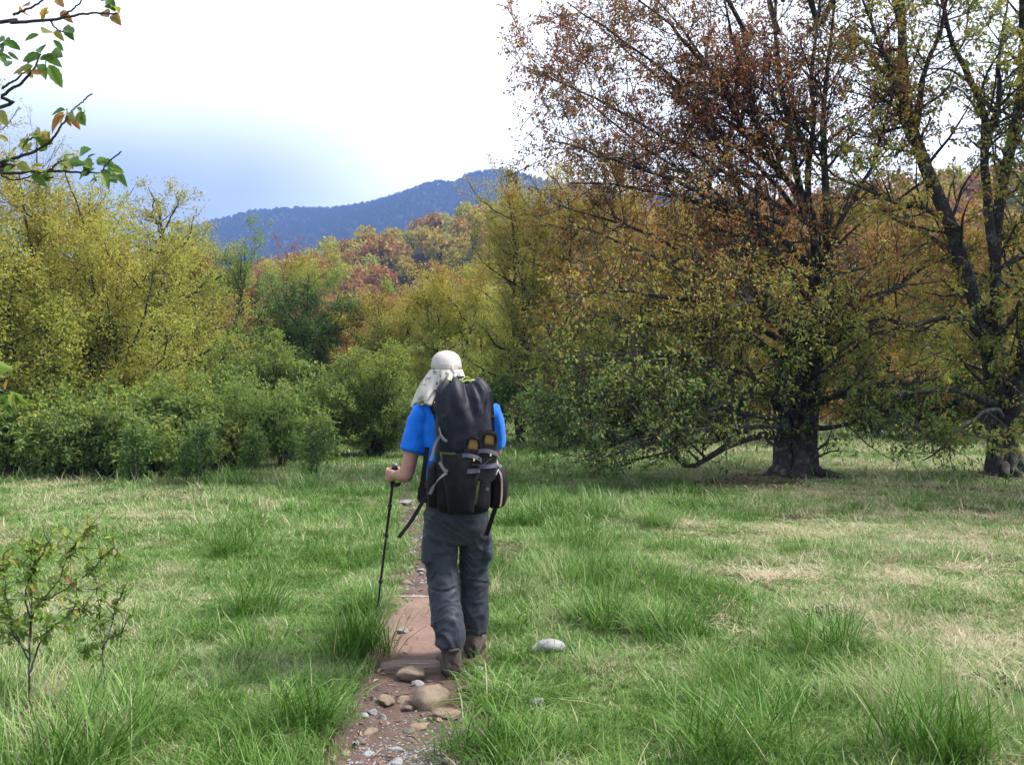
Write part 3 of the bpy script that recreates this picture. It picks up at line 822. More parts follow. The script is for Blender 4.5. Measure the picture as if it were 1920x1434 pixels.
l1 += [   # low boughs sweeping out to the left, nearly to the grass
 [(1490, 690, 16.5, .09), (1420, 640, 16.0, .06), (1320, 610, 15.5, .045), (1200, 600, 15.1, .03), (1080, 590, 14.9, .012)], [(1500, 640, 16.6, .08), (1420, 560, 16.8, .055), (1310, 490, 17.0, .045), (1190, 430, 17.1, .03), (1060, 380, 17.2, .012)],
 [(1495, 660, 16.4, .08), (1410, 600, 15.4, .05), (1300, 560, 14.7, .04), (1180, 540, 14.2, .028), (1060, 540, 13.9, .012)], [(1485, 760, 16.3, .08), (1400, 700, 15.3, .05), (1290, 660, 14.6, .04), (1160, 650, 14.2, .028), (1030, 660, 14.0, .012)],
 [(1480, 790, 16.3, .08), (1390, 770, 15.3, .05), (1280, 750, 14.6, .038), (1150, 740, 14.2, .026), (1010, 750, 14.0, .012)], [(1480, 800, 16.3, .07), (1400, 800, 15.0, .045), (1300, 810, 14.2, .035), (1200, 830, 13.8, .025), (1100, 850, 13.6, .012)],
 [(1515, 500, 16.5, .08), (1450, 430, 16.2, .055), (1350, 380, 16.0, .04), (1220, 350, 15.9, .03), (1090, 340, 15.9, .012)], [(1530, 620, 16.2, .07), (1600, 570, 15.6, .045), (1690, 540, 15.2, .035), (1780, 530, 15.0, .012)],
 [(1520, 760, 16.3, .07), (1590, 730, 15.5, .045), (1680, 710, 15.0, .035), (1770, 720, 14.8, .012)]]
l1 += [
 [(1490, 350, 16.5, .06), (1400, 260, 16.3, .045), (1300, 180, 16.2, .035), (1180, 90, 16.1, .025), (1060, 20, 16.1, .012)], [(1480, 400, 16.5, .06), (1380, 330, 16.8, .045), (1260, 260, 17.0, .035), (1130, 180, 17.1, .025), (1020, 120, 17.2, .012)],
 [(1470, 420, 16.4, .06), (1370, 370, 15.8, .045), (1250, 310, 15.3, .035), (1130, 270, 15.0, .025), (1030, 240, 14.9, .012)], [(1470, 300, 16.4, .05), (1390, 170, 15.9, .04), (1300, 60, 15.5, .03), (1200, -40, 15.2, .012)]]
l1 += [   # the crown goes on above the top of the picture
 [(1462, 60, 16.8, .06), (1420, -60, 17.2, .05), (1360, -190, 17.8, .04), (1280, -300, 18.2, .012)], [(1535, 40, 16.2, .06), (1500, -90, 15.6, .05), (1440, -220, 15.0, .04), (1380, -330, 14.6, .012)],
 [(1545, 40, 16.3, .06), (1600, -100, 16.8, .05), (1680, -220, 17.4, .035), (1740, -320, 17.8, .012)], [(1400, 60, 16.0, .05), (1330, -60, 15.2, .04), (1240, -160, 14.5, .03), (1150, -230, 14.0, .012)],
 [(1470, 0, 16.8, .05), (1500, -150, 16.6, .04), (1520, -300, 16.4, .03), (1530, -420, 16.2, .012)]]
l2_extra = [
 [(1690, 40, 16.8, .07), (1660, -100, 16.4, .05), (1600, -230, 15.8, .04), (1540, -330, 15.2, .012)], [(1690, 0, 16.8, .07), (1740, -130, 17.2, .05), (1800, -260, 17.6, .04), (1850, -360, 18., .012)],
 [(1925, 80, 16.6, .07), (1900, -80, 16.0, .05), (1840, -220, 15.4, .04), (1780, -330, 14.8, .012)], [(1940, 20, 16.6, .06), (2010, -120, 16.8, .05), (2090, -230, 17.0, .012)],
 [(1862, 899, 16.65, .24), (1864, 868, 16.65, .18), (1866, 800, 16.65, .15), (1864, 730, 16.7, .12), (1860, 670, 16.72, .08)],
 [(1908, 899, 16.7, .24), (1904, 868, 16.7, .18), (1898, 800, 16.7, .16), (1890, 740, 16.7, .12), (1880, 680, 16.7, .08)]]
ROOTS = [[(.12 * math.cos(q), .12 * math.sin(q), .42, .13), (.28 * math.cos(q), .28 * math.sin(q), .16, .12), (.50 * math.cos(q + .1), .50 * math.sin(q + .1), .05, .08), (.85 * math.cos(q + .2), .85 * math.sin(q + .2), -.03, .03)] for q in (-2.9, -2.2, -1.5, -.8, -.1)]
def hue_T1(p, rng):      # young leaves near the top are copper, the shaded skirts green
    z = p[:, 2]
    return 0.54 * sstep(0.4, 5.5, z) + 0.10 * snoise(p[:, 0], p[:, 2], 1.1, .5) + (rng.uniform(0, 1, len(z)) < .10) * .18
rng = np.random.default_rng(21)
def env1(p):
    z = p[:, 2]; x = p[:, 0]
    return (z > 0.22 + 0.2 * (np.abs(x) < 1.2)) & (z < 13.5) & (x > -5.6)
big1 = build_tree("spreading_tree", "big spreading tree with copper and green leaves, many stems, right of the hiker", "tree", B1, [rel(thin(l, i < 19), B1) for i, l in enumerate(l1)] + ROOTS, rng,
    [dict(per_m=5.2, ratio=.42, lmin=.5, lmax=2.0, angle=.85, K=6, grav=.035, jit=.16, rr=.5, tmin=.22, S=4, rmax=.036, tip=.006),
     dict(per_m=5.2, ratio=.50, lmin=.3, lmax=.95, angle=.75, K=5, grav=.02, jit=.18, rr=.6, tmin=.12, S=3, tip=.0045),
     dict(per_m=5.0, ratio=.55, lmin=.16, lmax=.42, angle=.7, K=2, grav=-.01, jit=.2, rr=.6, tmin=.1, S=3, tip=.0025)],
    dict(on=[(2, 4, .078, .042), (1, 3, .078, .042)], hue=.21, hue_sd=.12, huefn=hue_T1, droop=.55, spread=.035), env=env1)

# ---- the second big tree at the right edge
B2 = np.array((gx(1885, 16.8), 16.8, -0.02))
l2 = [
 [(1888, 899, 16.8, .36), (1885, 868, 16.8, .28), (1878, 800, 16.8, .24), (1866, 720, 16.8, .25), (1858, 650, 16.8, .22), (1840, 560, 16.8, .20), (1805, 440, 16.8, .19), (1745, 300, 16.8, .18), (1700, 190, 16.8, .15), (1690, 60, 16.8, .12), (1686, -120, 16.8, .06)],
 [(1872, 740, 16.8, .22), (1868, 600, 16.7, .16), (1868, 480, 16.6, .15), (1880, 370, 16.6, .15), (1906, 250, 16.6, .14), (1925, 120, 16.6, .10), (1950, -80, 16.6, .05)],
 [(1868, 500, 16.6, .13), (1852, 400, 16.5, .12), (1848, 300, 16.5, .11), (1850, 200, 16.5, .09), (1806, 130, 16.4, .08), (1770, 50, 16.3, .06), (1750, -90, 16.2, .03)],
 [(1848, 290, 16.5, .08), (1870, 210, 16.4, .07), (1885, 100, 16.2, .05), (1900, -40, 16.1, .02)],
 [(1862, 660, 16.7, .14), (1820, 610, 16.4, .09), (1770, 590, 16.1, .07), (1700, 610, 15.9, .06), (1655, 590, 15.7, .05), (1610, 620, 15.6, .035), (1560, 660, 15.5, .015)],
 [(1740, 300, 16.8, .11), (1690, 230, 16.6, .08), (1650, 130, 16.4, .06), (1600, 20, 16.3, .03), (1570, -80, 16.2, .015)],
 [(1720, 240, 16.8, .09), (1740, 150, 16.6, .07), (1775, 60, 16.4, .05), (1800, -60, 16.3, .02)],
 [(1800, 430, 16.8, .10), (1740, 390, 16.5, .07), (1660, 370, 16.2, .055), (1570, 330, 16., .03), (1500, 270, 15.9, .012)],
 [(1870, 760, 16.7, .11), (1800, 740, 16.2, .06), (1720, 745, 15.9, .045), (1650, 760, 15.6, .03), (1590, 790, 15.4, .012)],
 [(1880, 820, 16.8, .24), (1905, 740, 16.6, .17), (1918, 640, 16.4, .14), (1935, 500, 16.3, .12), (1960, 300, 16.3, .07), (1980, 80, 16.3, .02)],
 [(1866, 640, 16.6, .11), (1890, 600, 16.0, .08), (1920, 570, 15.5, .06), (1970, 540, 15.1, .03), (2030, 520, 14.9, .012)],
 [(1862, 600, 16.8, .11), (1800, 520, 17.3, .08), (1730, 440, 17.9, .06), (1650, 400, 18.4, .03), (1590, 360, 18.8, .012)],
 [(1906, 250, 16.6, .09), (1960, 200, 16.8, .06), (2020, 120, 17.0, .04), (2080, 20, 17.2, .015)],
 [(1875, 780, 16.5, .08), (1860, 760, 15.8, .045), (1830, 790, 15.2, .035), (1790, 830, 14.8, .03), (1740, 860, 14.6, .012)],
 [(1885, 720, 16.6, .12), (1960, 660, 16.4, .08), (2060, 620, 16.2, .05), (2160, 600, 16.1, .015)],
]
def hue_T2(p, rng):
    z = p[:, 2]
    return 0.20 * sstep(1.5, 4.0, z) - 0.10 * sstep(5.0, 8.0, z) + 0.14 * snoise(p[:, 0], p[:, 2], .9, 1.5) + (rng.uniform(0, 1, len(z)) < .16) * .25
rng = np.random.default_rng(22)
def env2(p):
    z = p[:, 2]
    return (z > 0.45) & (z < 13.5)
big2 = build_tree("leaning_tree", "large dark-trunked tree at right edge, its heavy stems leaning up left", "tree", B2, [rel(thin(l, i < 15, .68), B2) for i, l in enumerate(l2 + l2_extra)] + ROOTS, rng,
    [dict(per_m=4.6, ratio=.40, lmin=.5, lmax=1.8, angle=.85, K=6, grav=.03, jit=.18, rr=.5, tmin=.25, S=4, rmax=.035),
     dict(per_m=4.6, ratio=.50, lmin=.3, lmax=.85, angle=.75, K=5, grav=.01, jit=.2, rr=.6, tmin=.12, S=3),
     dict(per_m=4.6, ratio=.55, lmin=.16, lmax=.4, angle=.7, K=2, grav=-.01, jit=.2, rr=.6, tmin=.1, S=3, tip=.0025)],
    dict(on=[(2, 6, .088, .048), (1, 6, .088, .048)], hue=.30, hue_sd=.09, huefn=hue_T2, droop=.55, spread=.035), env=env2)

# ---- generic deciduous crowns for the wood's edge
def auto_limbs(rng, H, spread, nst, trunk_r, low=0.12, up=0.9, nl=12, lean=(0, 0)):
    """a trunk (or several stems) and its scaffold limbs, filling a crown H high and 2*spread wide"""
    out = []
    stems = []
    for s in range(nst):
        a = 2 * PI * s / max(1, nst) + rng.uniform(-.5, .5)
        sp = (0.0 if nst == 1 else spread * rng.uniform(.25, .5))
        top = np.array((math.cos(a) * sp + lean[0], math.sin(a) * sp + lean[1], H * rng.uniform(.85, 1.0)))
        r0 = trunk_r * (1 if nst == 1 else rng.uniform(.55, .8))
        b0 = np.array((math.cos(a) * trunk_r * .6 * (nst > 1), math.sin(a) * trunk_r * .6 * (nst > 1), -.05))
        pts = []
        for t in np.linspace(0, 1, 5):
            p = b0 * (1 - t) + top * t
            p[:2] += rng.normal(0, .05 * H * t * (1 - t) * 2, 2)
            p[2] += 0.0
            pts.append((*p, max(.012, r0 * (1 - t) ** .8 + .012)))
        out.append(pts); stems.append((np.array(pts)))
    for i in range(nl):
        st = stems[i % nst]
        t = low + (up - low) * ((i + rng.uniform(0, 1)) / nl)
        f = t * 3.999; k = int(f); q = st[k] * (1 - f + k) + st[k + 1] * (f - k)
        a = i * 2.4 + rng.uniform(-.4, .4)
        prof = math.sin(PI * min(1, .18 + .78 * t)) ** .7
        R_ = spread * prof * rng.uniform(.75, 1.1)
        end = np.array((q[0] * .5 + math.cos(a) * R_, q[1] * .5 + math.sin(a) * R_, min(H, q[2] + (0.15 + .55 * t) * R_ + .25)))
        pts = []
        for tt in np.linspace(0, 1, 5):
            p = q[:3] * (1 - tt) + end * tt
            p = p + rng.normal(0, .05 * R_ * tt, 3); p[2] -= .12 * R_ * math.sin(PI * tt)
            pts.append((*p, max(.010, q[3] * .62 * (1 - tt) + .008)))
        out.append(pts)
    return out

def wood_tree(name, label, base, H, spread, seed, tint, nst=2, nl=14, leafL=.085, leafW=.05, dens=1.0, group=None, low=.1, huef=None, hue=.30, hue_sd=.06, tr=None, grav=.05, up=.92):
    rg = np.random.default_rng(seed)
    ls = auto_limbs(rg, H, spread, nst, tr or H * .013, low, up, nl)
    return build_tree(name, label, "tree", base, ls, rg,
        [dict(per_m=4.2, ratio=.42, lmin=.45, lmax=1.8, angle=.75, K=5, grav=grav, jit=.14, rr=.5, tmin=.18, S=3, rmax=.022),
         dict(per_m=6.0, ratio=.50, lmin=.3, lmax=.9, angle=.7, K=2, grav=grav, jit=.16, rr=.55, tmin=.1, S=3, tip=.004)],
        dict(on=[(1, max(1, int(17 * dens)), leafL, leafW), (0, max(1, int(16 * dens)), leafL, leafW)], hue=hue, hue_sd=hue_sd, huefn=huef, droop=.3, spread=.085), group=group, tint=tint, limb_children=False)

def place_copy(src, label, loc, rz, s, tint, group, name=None):
    c = copy_tree(src)
    if name: c.name = name
    c.location = loc; c.rotation_euler = (0, 0, rz); c.scale = (s[0], s[0], s[1])
    tag(c, label, None, group)
    for ch in c.children:
        if ch.name.startswith("foliage"): ch["tint"] = float(tint)
    return c

def topfn(lo_, hi_, amt):
    def f(p, rng): return amt * sstep(lo_, hi_, p[:, 2]) + 0.05 * snoise(p[:, 0], p[:, 2], 1.3, .8)
    return f
GW = "trees along the wood's edge"
def at(px, Y): return (gx(px, Y), Y, gh(gx(px, Y), Y) - .03)
# left side, yellow-green
wood_tree("yellow_tree", "broad yellow-green leafed tree at far left, second row behind the shrubs", at(95, 20), 6.5, 2.7, 31, .145, 3, 20, .074, .044, 1.35, GW, huef=topfn(2, 7, .06), low=.06)
wood_tree("yellow_tree", "low bushy yellow-green tree left of the forked dark trunk", at(215, 18.5), 4.6, 1.9, 32, .14, 3, 16, .072, .044, 1.4, GW, huef=topfn(1, 5, .04), low=.05)
wood_tree("forked_tree", "yellow-green tree with dark forked trunk, tallest left of the mountain", at(288, 24), 7.4, 2.3, 33, .14, 1, 16, .075, .045, 1.1, GW, huef=topfn(4, 8, .10), low=.32, tr=.15)
wood_tree("bare_birch", "sparse thin pale birch rising above the yellow trees at left edge", at(25, 23), 9.2, 1.8, 34, .25, 2, 14, .07, .04, .35, GW, low=.25, tr=.09)
wood_tree("yellow_tree", "golden low tree with orange tinge right of the forked trunk", at(345, 27), 5.6, 1.9, 35, .20, 2, 14, .085, .05, 1.1, GW, huef=topfn(2, 6, .08))
wood_tree("green_tree", "green leafed tree whose ragged top touches the mountain's left end", at(425, 30), 7.0, 1.9, 36, .0, 2, 14, .09, .055, .9, GW, low=.25)
wood_tree("yellow_tree", "dense yellow tree filling the left edge behind shrubs", at(-40, 17.5), 4.8, 2.2, 37, .145, 3, 16, .072, .044, 1.35, GW)
# middle, dark tree and orange-topped thicket
wood_tree("dark_tree", "dark green many-stemmed tree with rusty top below the mountain", at(575, 33), 6.2, 2.9, 41, -.22, 4, 22, .09, .052, 1.05, GW, huef=topfn(4.2, 6.8, .42), hue=.30, low=.05)
wood_tree("russet_tree", "russet-topped slender tree rising left above the dark tree", at(556, 40), 8.4, 1.5, 42, .40, 2, 14, .09, .05, .7, GW, huef=topfn(3, 8, .12))
wood_tree("russet_tree", "red-leaved tree between the green top and the dark tree", at(470, 42), 7.6, 2.3, 43, .48, 2, 16, .09, .05, 1.1, GW)
wood_tree("orange_tree", "orange-tipped tree just right of the dark tree", at(735, 34), 5.5, 2.5, 44, .12, 3, 20, .09, .052, 1.1, GW, huef=topfn(3.5, 6.8, .28), low=.05)
wood_tree("orange_tree", "olive and orange tree behind the hiker's hat", at(845, 31), 5.6, 2.4, 45, .08, 3, 20, .09, .052, 1.1, GW, huef=topfn(3.2, 6.6, .24), low=.05)
wood_tree("olive_tree", "tall pale olive tree whose feathery top overlaps the mountain peak", at(975, 27), 8.5, 2.2, 46, .13, 3, 20, .075, .04, 1.0, GW, huef=topfn(3, 8, .10), low=.06, up=.96, grav=.09)
wood_tree("olive_tree", "tall pale olive tree right beside the feathery peak tree", at(1080, 26), 8.7, 2.5, 47, .18, 3, 22, .075, .04, 1.0, GW, huef=topfn(3, 8, .12), low=.06, up=.96, grav=.08)
wood_tree("olive_tree", "olive green tree behind left skirt of the spreading tree", at(1190, 24), 7.4, 2.6, 48, .16, 3, 20, .08, .045, .95, GW, huef=topfn(2, 6, .14), low=.05)
o1 = wood_tree("copper_tree", "copper-leaved tree directly behind the spreading tree's stems", at(1390, 27), 8.4, 2.9, 49, .28, 3, 20, .09, .053, .85, GW, huef=topfn(2, 6, .16), low=.05)
o2 = wood_tree("golden_tree", "golden tree seen between the two big trunks at right", at(1640, 29), 8.3, 3.0, 50, .26, 3, 20, .09, .053, .85, GW, huef=topfn(2, 6, .10), low=.05)
place_copy(o1, "golden brown tree behind the leaning tree at right edge", at(1830, 30), 2.0, (1.0, 1.0), .24, GW)
place_copy(o2, "olive brown tree filling the gap left of the spreading trunk", at(1290, 31), 1.0, (.95, 1.0), .20, GW)
place_copy(o1, "yellow-green tree past the right edge behind the leaning tree", at(2010, 27), 4.0, (.95, .9), .16, GW)
place_copy(o2, "orange tree low behind the right meadow, between distant trunks", at(1740, 38), 3.0, (1.0, 1.1), .24, GW)
place_copy(o1, "orange tree far behind the spreading tree, left of its trunk", at(1480, 40), 5.0, (1.05, 1.1), .22, GW)
place_copy(o2, "olive tree behind the hiker's right shoulder", at(930, 36), 2.6, (.9, .86), .08, GW)
place_copy(o1, "orange topped tree in second row right of the dark tree", at(790, 42), .5, (1.0, .74), .28, GW)
place_copy(o2, "rusty tree in second row behind the dark tree", at(655, 44), 1.7, (1.0, .76), .34, GW)
place_copy(o1, "yellow-green tree in second row behind the forked trunk", at(330, 36), 3.4, (1.0, 1.05), .02, GW)
place_copy(o2, "yellow tree in second row behind far left shrubs", at(120, 32), 4.4, (1.1, 1.1), .06, GW)
place_copy(o1, "yellow-green tree past the left edge behind the birch", at(-130, 28), 5.4, (1.0, 1.0), .04, GW)

place_copy(o2, "yellow-green tree past the left edge of the picture, nearest of three", (-16.5, 19.5, gh(-16.5, 19.5)), 2.2, (1.1, .95), .02, GW)
place_copy(o1, "yellow tree past the left edge of the picture, middle of three", (-21.5, 24.0, gh(-21.5, 24.0)), 3.1, (1.15, 1.0), .06, GW)
place_copy(o2, "golden tree past the left edge of the picture, farthest of three", (-27.0, 27.0, gh(-27.0, 27.0)), .7, (1.2, 1.0), .08, GW)
place_copy(o2, "tree past the right edge of the picture, shading the right meadow", (11.6, 13.4, gh(11.6, 13.4)), 1.1, (1.05, 1.3), .14, GW)
place_copy(o1, "tree nearest the camera past the right edge of the picture", (13.6, 10.6, gh(13.6, 10.6)), 2.9, (1.1, 1.2), .16, GW)
# ---- distant woods: reads as one mass
FARLIB = bpy.data.collections.new("far_tree_library")
for i in range(4):
    rg = np.random.default_rng(900 + i)
    g = Geo(); Hs = []
    for q in range(260):
        d = rg.normal(size=3); d /= np.linalg.norm(d)
        c = np.array((0, 0, 4.6)) + d * np.array((2.5, 2.5, 3.0)) * rg.uniform(.55, 1.05)
        c[2] = max(.6, c[2])
        u = nrm(rg.normal(size=3)); v = nrm(np.cross(u, rg.normal(size=3)))
        s = rg.uniform(.28, .62)
        g.add([c - u * s, c - v * s * .6, c + u * s, c + v * s * .6], [(0, 1, 2, 3)])
        Hs.append(rg.normal(.59 + .06 * (c[2] - 4.6) / 3 + (i - 1.5) * .10, .08))
    nq = len(Hs)
    for q in range(7):
        a = rg.uniform(0, 2 * PI); e = np.array((math.cos(a) * 1.8, math.sin(a) * 1.8, rg.uniform(5, 8.0)))
        Pq = np.stack([np.array((0, 0, -.5)), np.array((.1, 0, 2.2)), e])[None]
        V, Q = tubes(Pq, np.array([[.16, .10, .02]]), 3, rg); g.add(V, Q); Hs += [.9] * len(Q)
    me = np_mesh("far_tree", np.vstack(g.V), np.vstack(g.Q), None, {"hue": np.clip(Hs, 0, 1)}, smooth=False, mat=[LEAF, TWIG], mat_idx=[0] * nq + [1] * (len(Hs) - nq))
    FARLIB.objects.link(bpy.data.objects.new("far_tree_%d" % i, me))
rg = np.random.default_rng(77)
def far_wood(name, label, y0, y1, n_, s0, xr, lib=None):
    y = rg.uniform(y0, y1, n_); x = rg.uniform(-1, 1, n_) * y * xr
    p = np.stack([x, y, height(x, y) - .2], -1)
    s = s0 * rg.uniform(.75, 1.25, n_)
    patch = snoise(x, y, 0.05 if y0 < 500 else 0.01, 4.) + rg.normal(0, .5, n_)
    var = np.clip(np.round(1.5 + 1.5 * patch), 0, 3)
    o_ = instancer(name, p, np.stack([np.zeros(n_), np.zeros(n_), rg.uniform(0, 6.28, n_)], -1), np.stack([s, s, s * rg.uniform(.85, 1.15, n_)], -1), var, lib or FARLIB)
    return tag(o_, label, "wood", kind="stuff")
far_wood("hillside_wood", "hazy russet wood covering the low hill below the mountain", 62, 330, 3600, 1.0, .85)
FARDARK = simple("distant_crown", (.045, .046, .030), .9, .2, .05, spec=.1)
MTNLIB = bpy.data.collections.new("mountain_tree_library")
for q in list(FARLIB.objects):
    me = q.data.copy(); me.materials.clear(); me.materials.append(FARDARK); me.materials.append(TWIG)
    MTNLIB.objects.link(bpy.data.objects.new(q.name + "_dark", me))
far_wood("mountain_wood", "blue hazy wood covering the mountain slopes", 640, 1830, 30000, 1.15, .62, MTNLIB)

# ================================================================== SHRUBS AND SAPLINGS
def shrub_proto(name, H, spread, seed, nst, dens, leafL, leafW, hue, tiered=0.0, hue_sd=.06, per=5.0, twig=.5, dome=False):
    """a many-stemmed shrub standing at the origin: stems, twigs and foliage"""
    rg = np.random.default_rng(seed)
    root = empty(name, (0, 0, 0))
    limbs = []
    for s in range(nst):
        a = 2.4 * s + rg.uniform(-.4, .4); q = rg.uniform(.15, 1.0) ** .6
        h = H * ((1.02 - .45 * q * q) if not dome else (.12 + .88 * math.sqrt(max(0, 1 - (.95 * q) ** 2)))) * rg.uniform(.85, 1.05)
        ex, ey = math.cos(a) * spread * q, math.sin(a) * spread * q
        b0 = np.array((math.cos(a) * .05, math.sin(a) * .05, -.03)); mid = np.array((ex * .45, ey * .45, h * .5)); top = np.array((ex, ey, h))
        r0 = .006 + .006 * H
        limbs.append(resample([(*b0, r0), (*(b0 * .5 + mid * .5 + rg.normal(0, .03, 3)), r0 * .85), (*mid, r0 * .7), (*(mid * .45 + top * .55 + rg.normal(0, .04, 3)), r0 * .5), (*top, .003)], 10))
    L0 = np.stack(limbs); P0, R0 = L0[:, :, :3], L0[:, :, 3]
    for i in range(len(P0)):
        V, Q = tubes(P0[i:i + 1], R0[i:i + 1], 5, rg)
        link("stem", np_mesh("stem", V, Q, mat=TWIG), parent=root)
    P1, R1, _, _ = grow(P0, R0, np.full(nst, max(3, int(per * H * 1.6))), rg, .95, twig, 4, .12, .02 if tiered else .10, .6, .12, .0025, .2, flat=tiered)
    P2, R2, _, _ = grow(P1, R1, np.full(len(P1), 4), rg, .75, twig * .55, 3, .15, .0 if tiered else .06, .7, .15, .002, .2, flat=tiered)
    g = Geo(); g.add(*tubes(P1, R1, 3, rg)); g.add(*tubes(P2, R2, 3, rg))
    o_ = link("branches", g.mesh("branches", TWIG), parent=root); o_["kind"] = "stuff"
    def hf(p, r_): return .05 * sstep(H * .4, H, p[:, 2]) + .04 * snoise(p[:, 0], p[:, 2], 3.0, seed * .1)
    V1, T1, H1 = leaves(P2, rg, max(1, int(5 * dens)), leafL, leafW, .25, .03, .1, hue, hue_sd, hf)
    V2, T2, H2 = leaves(P1, rg, max(1, int(7 * dens)), leafL, leafW, .25, .04, .1, hue, hue_sd, hf)
    V = np.vstack([V1, V2]); keep_lo = .03
    V[:, 2] = np.maximum(V[:, 2], keep_lo)
    fo = link("foliage", np_mesh("foliage", V, None, np.vstack([T1, T2 + len(V1)]), {"hue": np.concatenate([H1, H2])}, smooth=False, mat=LEAF), parent=root)
    fo["kind"] = "stuff"; fo["tint"] = 0.0
    return root

def set_at(o_, px, Y, rz, s, label, group=None, tint=0.0, cat="shrub"):
    x = gx(px, Y); o_.location = (x, Y, gh(x, Y)); o_.rotation_euler = (0, 0, rz); o_.scale = (s[0], s[0], s[1])
    tag(o_, label, cat, group)
    for ch in o_.children:
        if ch.name.startswith("foliage"): ch["tint"] = float(tint)
    return o_

# round fresh-green bush beside the hiker's shoulder, and the one behind it
set_at(shrub_proto("round_bush", 2.75, 1.45, 101, 34, 2.1, .064, .037, .30, per=5, twig=.55, dome=True), 700, 21, .4, (1, 1), "round bright green bush left of the hiker's hat", tint=.0, cat="bush")
set_at(shrub_proto("tall_bush", 3.2, 1.35, 102, 16, 1.8, .072, .042, .27, per=5, twig=.55), 480, 22.5, 1.4, (1, 1), "tall bright green bush behind the thicket, left of the round bush", tint=.02, cat="bush")
# thicket of knee to head high shrubs on the left
sp = [shrub_proto("thicket_shrub", 1.35, .62, 111, 8, 1.2, .095, .048, .20, tiered=.55), shrub_proto("thicket_shrub", 1.5, .72, 112, 9, 1.2, .095, .048, .19, tiered=.55),
      shrub_proto("thicket_shrub", 1.15, .55, 113, 7, 1.2, .095, .048, .22, tiered=.6), shrub_proto("thicket_shrub", 1.3, .75, 114, 9, 1.2, .09, .046, .18, tiered=.5)]
rg = np.random.default_rng(8)
spots = []
for row, (Y, x0, x1, n_) in enumerate(((15.9, -40, 330, 7), (16.6, 40, 430, 8), (17.3, -30, 470, 9), (18.2, 20, 560, 9), (19.2, -40, 600, 10), (20.2, 60, 600, 8), (21.5, 520, 650, 2))):
    for i in range(n_):
        spots.append((x0 + (x1 - x0) * (i + .5 + rg.uniform(-.3, .3)) / n_, Y + rg.uniform(-.3, .3), row))
used = [False] * 4
ROWW = ("front", "second", "third", "fourth", "fifth", "sixth", "rearmost"); ORD = ("first", "second", "third", "fourth", "fifth", "sixth", "seventh", "eighth", "ninth", "tenth")
rank = {}
for row in range(7):
    for q, s_ in enumerate(sorted([s for s in spots if s[2] == row])): rank[s_] = ORD[q]
for i, (px, Y, row) in enumerate(spots):
    k = i % 4; nth = rank[(px, Y, row)]
    o_ = sp[k] if not used[k] else copy_tree(sp[k]); used[k] = True
    front = "in the front row of" if row < 2 else "in the middle of" if row < 4 else "at the back of"
    set_at(o_, px, Y, rg.uniform(0, 6.28), (rg.uniform(.85, 1.2), rg.uniform(.85, 1.15) * (1 + .05 * row)), "dense leafy shrub, " + nth + " from the left in the " + ROWW[row] + " row of the left thicket", "shrubs of the left thicket", rg.uniform(.02, .12))
# slender single saplings in front of the thicket
thin = shrub_proto("slender_sapling", 1.05, .22, 121, 2, 1.2, .075, .036, .20, tiered=.8, per=9, twig=.30)
set_at(thin, 592, 15.6, .3, (1, 1), "thin layered sapling standing alone before the round bush", "slender saplings", .02, "sapling")
for px, Y, s, lab in ((250, 14.8, 1.1, "slender green sapling before thicket, beside the bare soil patch"), (370, 14.6, 1.15, "slender green sapling right of bare soil, before left thicket"),
                      (345, 14.9, .9, "short green sapling between two slender ones before left thicket"), (470, 16.2, .9, "slender sapling at right end of the left thicket")):
    set_at(copy_tree(thin), px, Y, px, (s, s), lab, "slender saplings", 0.0, "sapling")
# undergrowth below the background trees
und = shrub_proto("undergrowth_shrub", 1.5, .95, 131, 9, 1.4, .10, .055, .20, tiered=.3)
labs = ["leafy undergrowth shrub right of the round bush", "leafy undergrowth shrub behind the hiker's pack", "undergrowth shrub below left skirt of spreading tree", "undergrowth shrub in shade far behind the spreading trunk",
        "undergrowth shrub in dark gap between the big trunks", "undergrowth shrub just left of the leaning trunk, far back", "undergrowth shrub far back at the right edge", "undergrowth shrub below the dark tree, right of tall bush",
        "undergrowth shrub below the dark tree's right side"]
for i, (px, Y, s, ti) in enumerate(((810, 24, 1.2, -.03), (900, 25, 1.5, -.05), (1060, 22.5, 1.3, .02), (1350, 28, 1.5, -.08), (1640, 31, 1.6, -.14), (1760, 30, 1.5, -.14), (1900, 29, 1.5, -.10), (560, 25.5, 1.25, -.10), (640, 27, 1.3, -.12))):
    o_ = und if i == 0 else copy_tree(und)
    set_at(o_, px, Y, i * 1.3, (s, s), labs[i], "undergrowth below the trees", ti)

# ================================================================== LEAVES NEAR THE CAMERA
def big_leaf_mesh(name, L, Wd, curl, seed, serr=0.06, nseg=9):
    """one real leaf along +X: serrated outline, folded on its midrib, curved"""
    rg = np.random.default_rng(seed)
    V, Q = [], []
    for i in range(nseg + 1):
        t = i / nseg
        w = Wd * .5 * (math.sin(PI * t ** .8) ** .85) * (1 + (serr if i % 2 else -serr))
        if i in (0, nseg): w = 0.0006
        x = L * t; z = -curl * L * t * t + .01 * L * math.sin(7 * t)
        for j, u in enumerate((-1, -.5, 0, .5, 1)):
            V.append((x + .04 * L * abs(u), u * w, z + abs(u) * w * .38 + rg.normal(0, .0006)))
    for i in range(nseg):
        for j in range(4):
            a = i * 5 + j
            Q.append((a, a + 5, a + 6, a + 1))
    # stalk
    k = len(V)
    for s in (0, 1):
        for a in range(3): V.append((-.22 * L * (1 - s), .0009 * math.cos(2.1 * a), .0009 * math.sin(2.1 * a)))
    for a in range(3): Q.append((k + a, k + (a + 1) % 3, k + 3 + (a + 1) % 3, k + 3 + a))
    return np_mesh(name, V, Q, None, {"hue": np.full(len(Q), 0.0)}, mat=NEARLEAF)

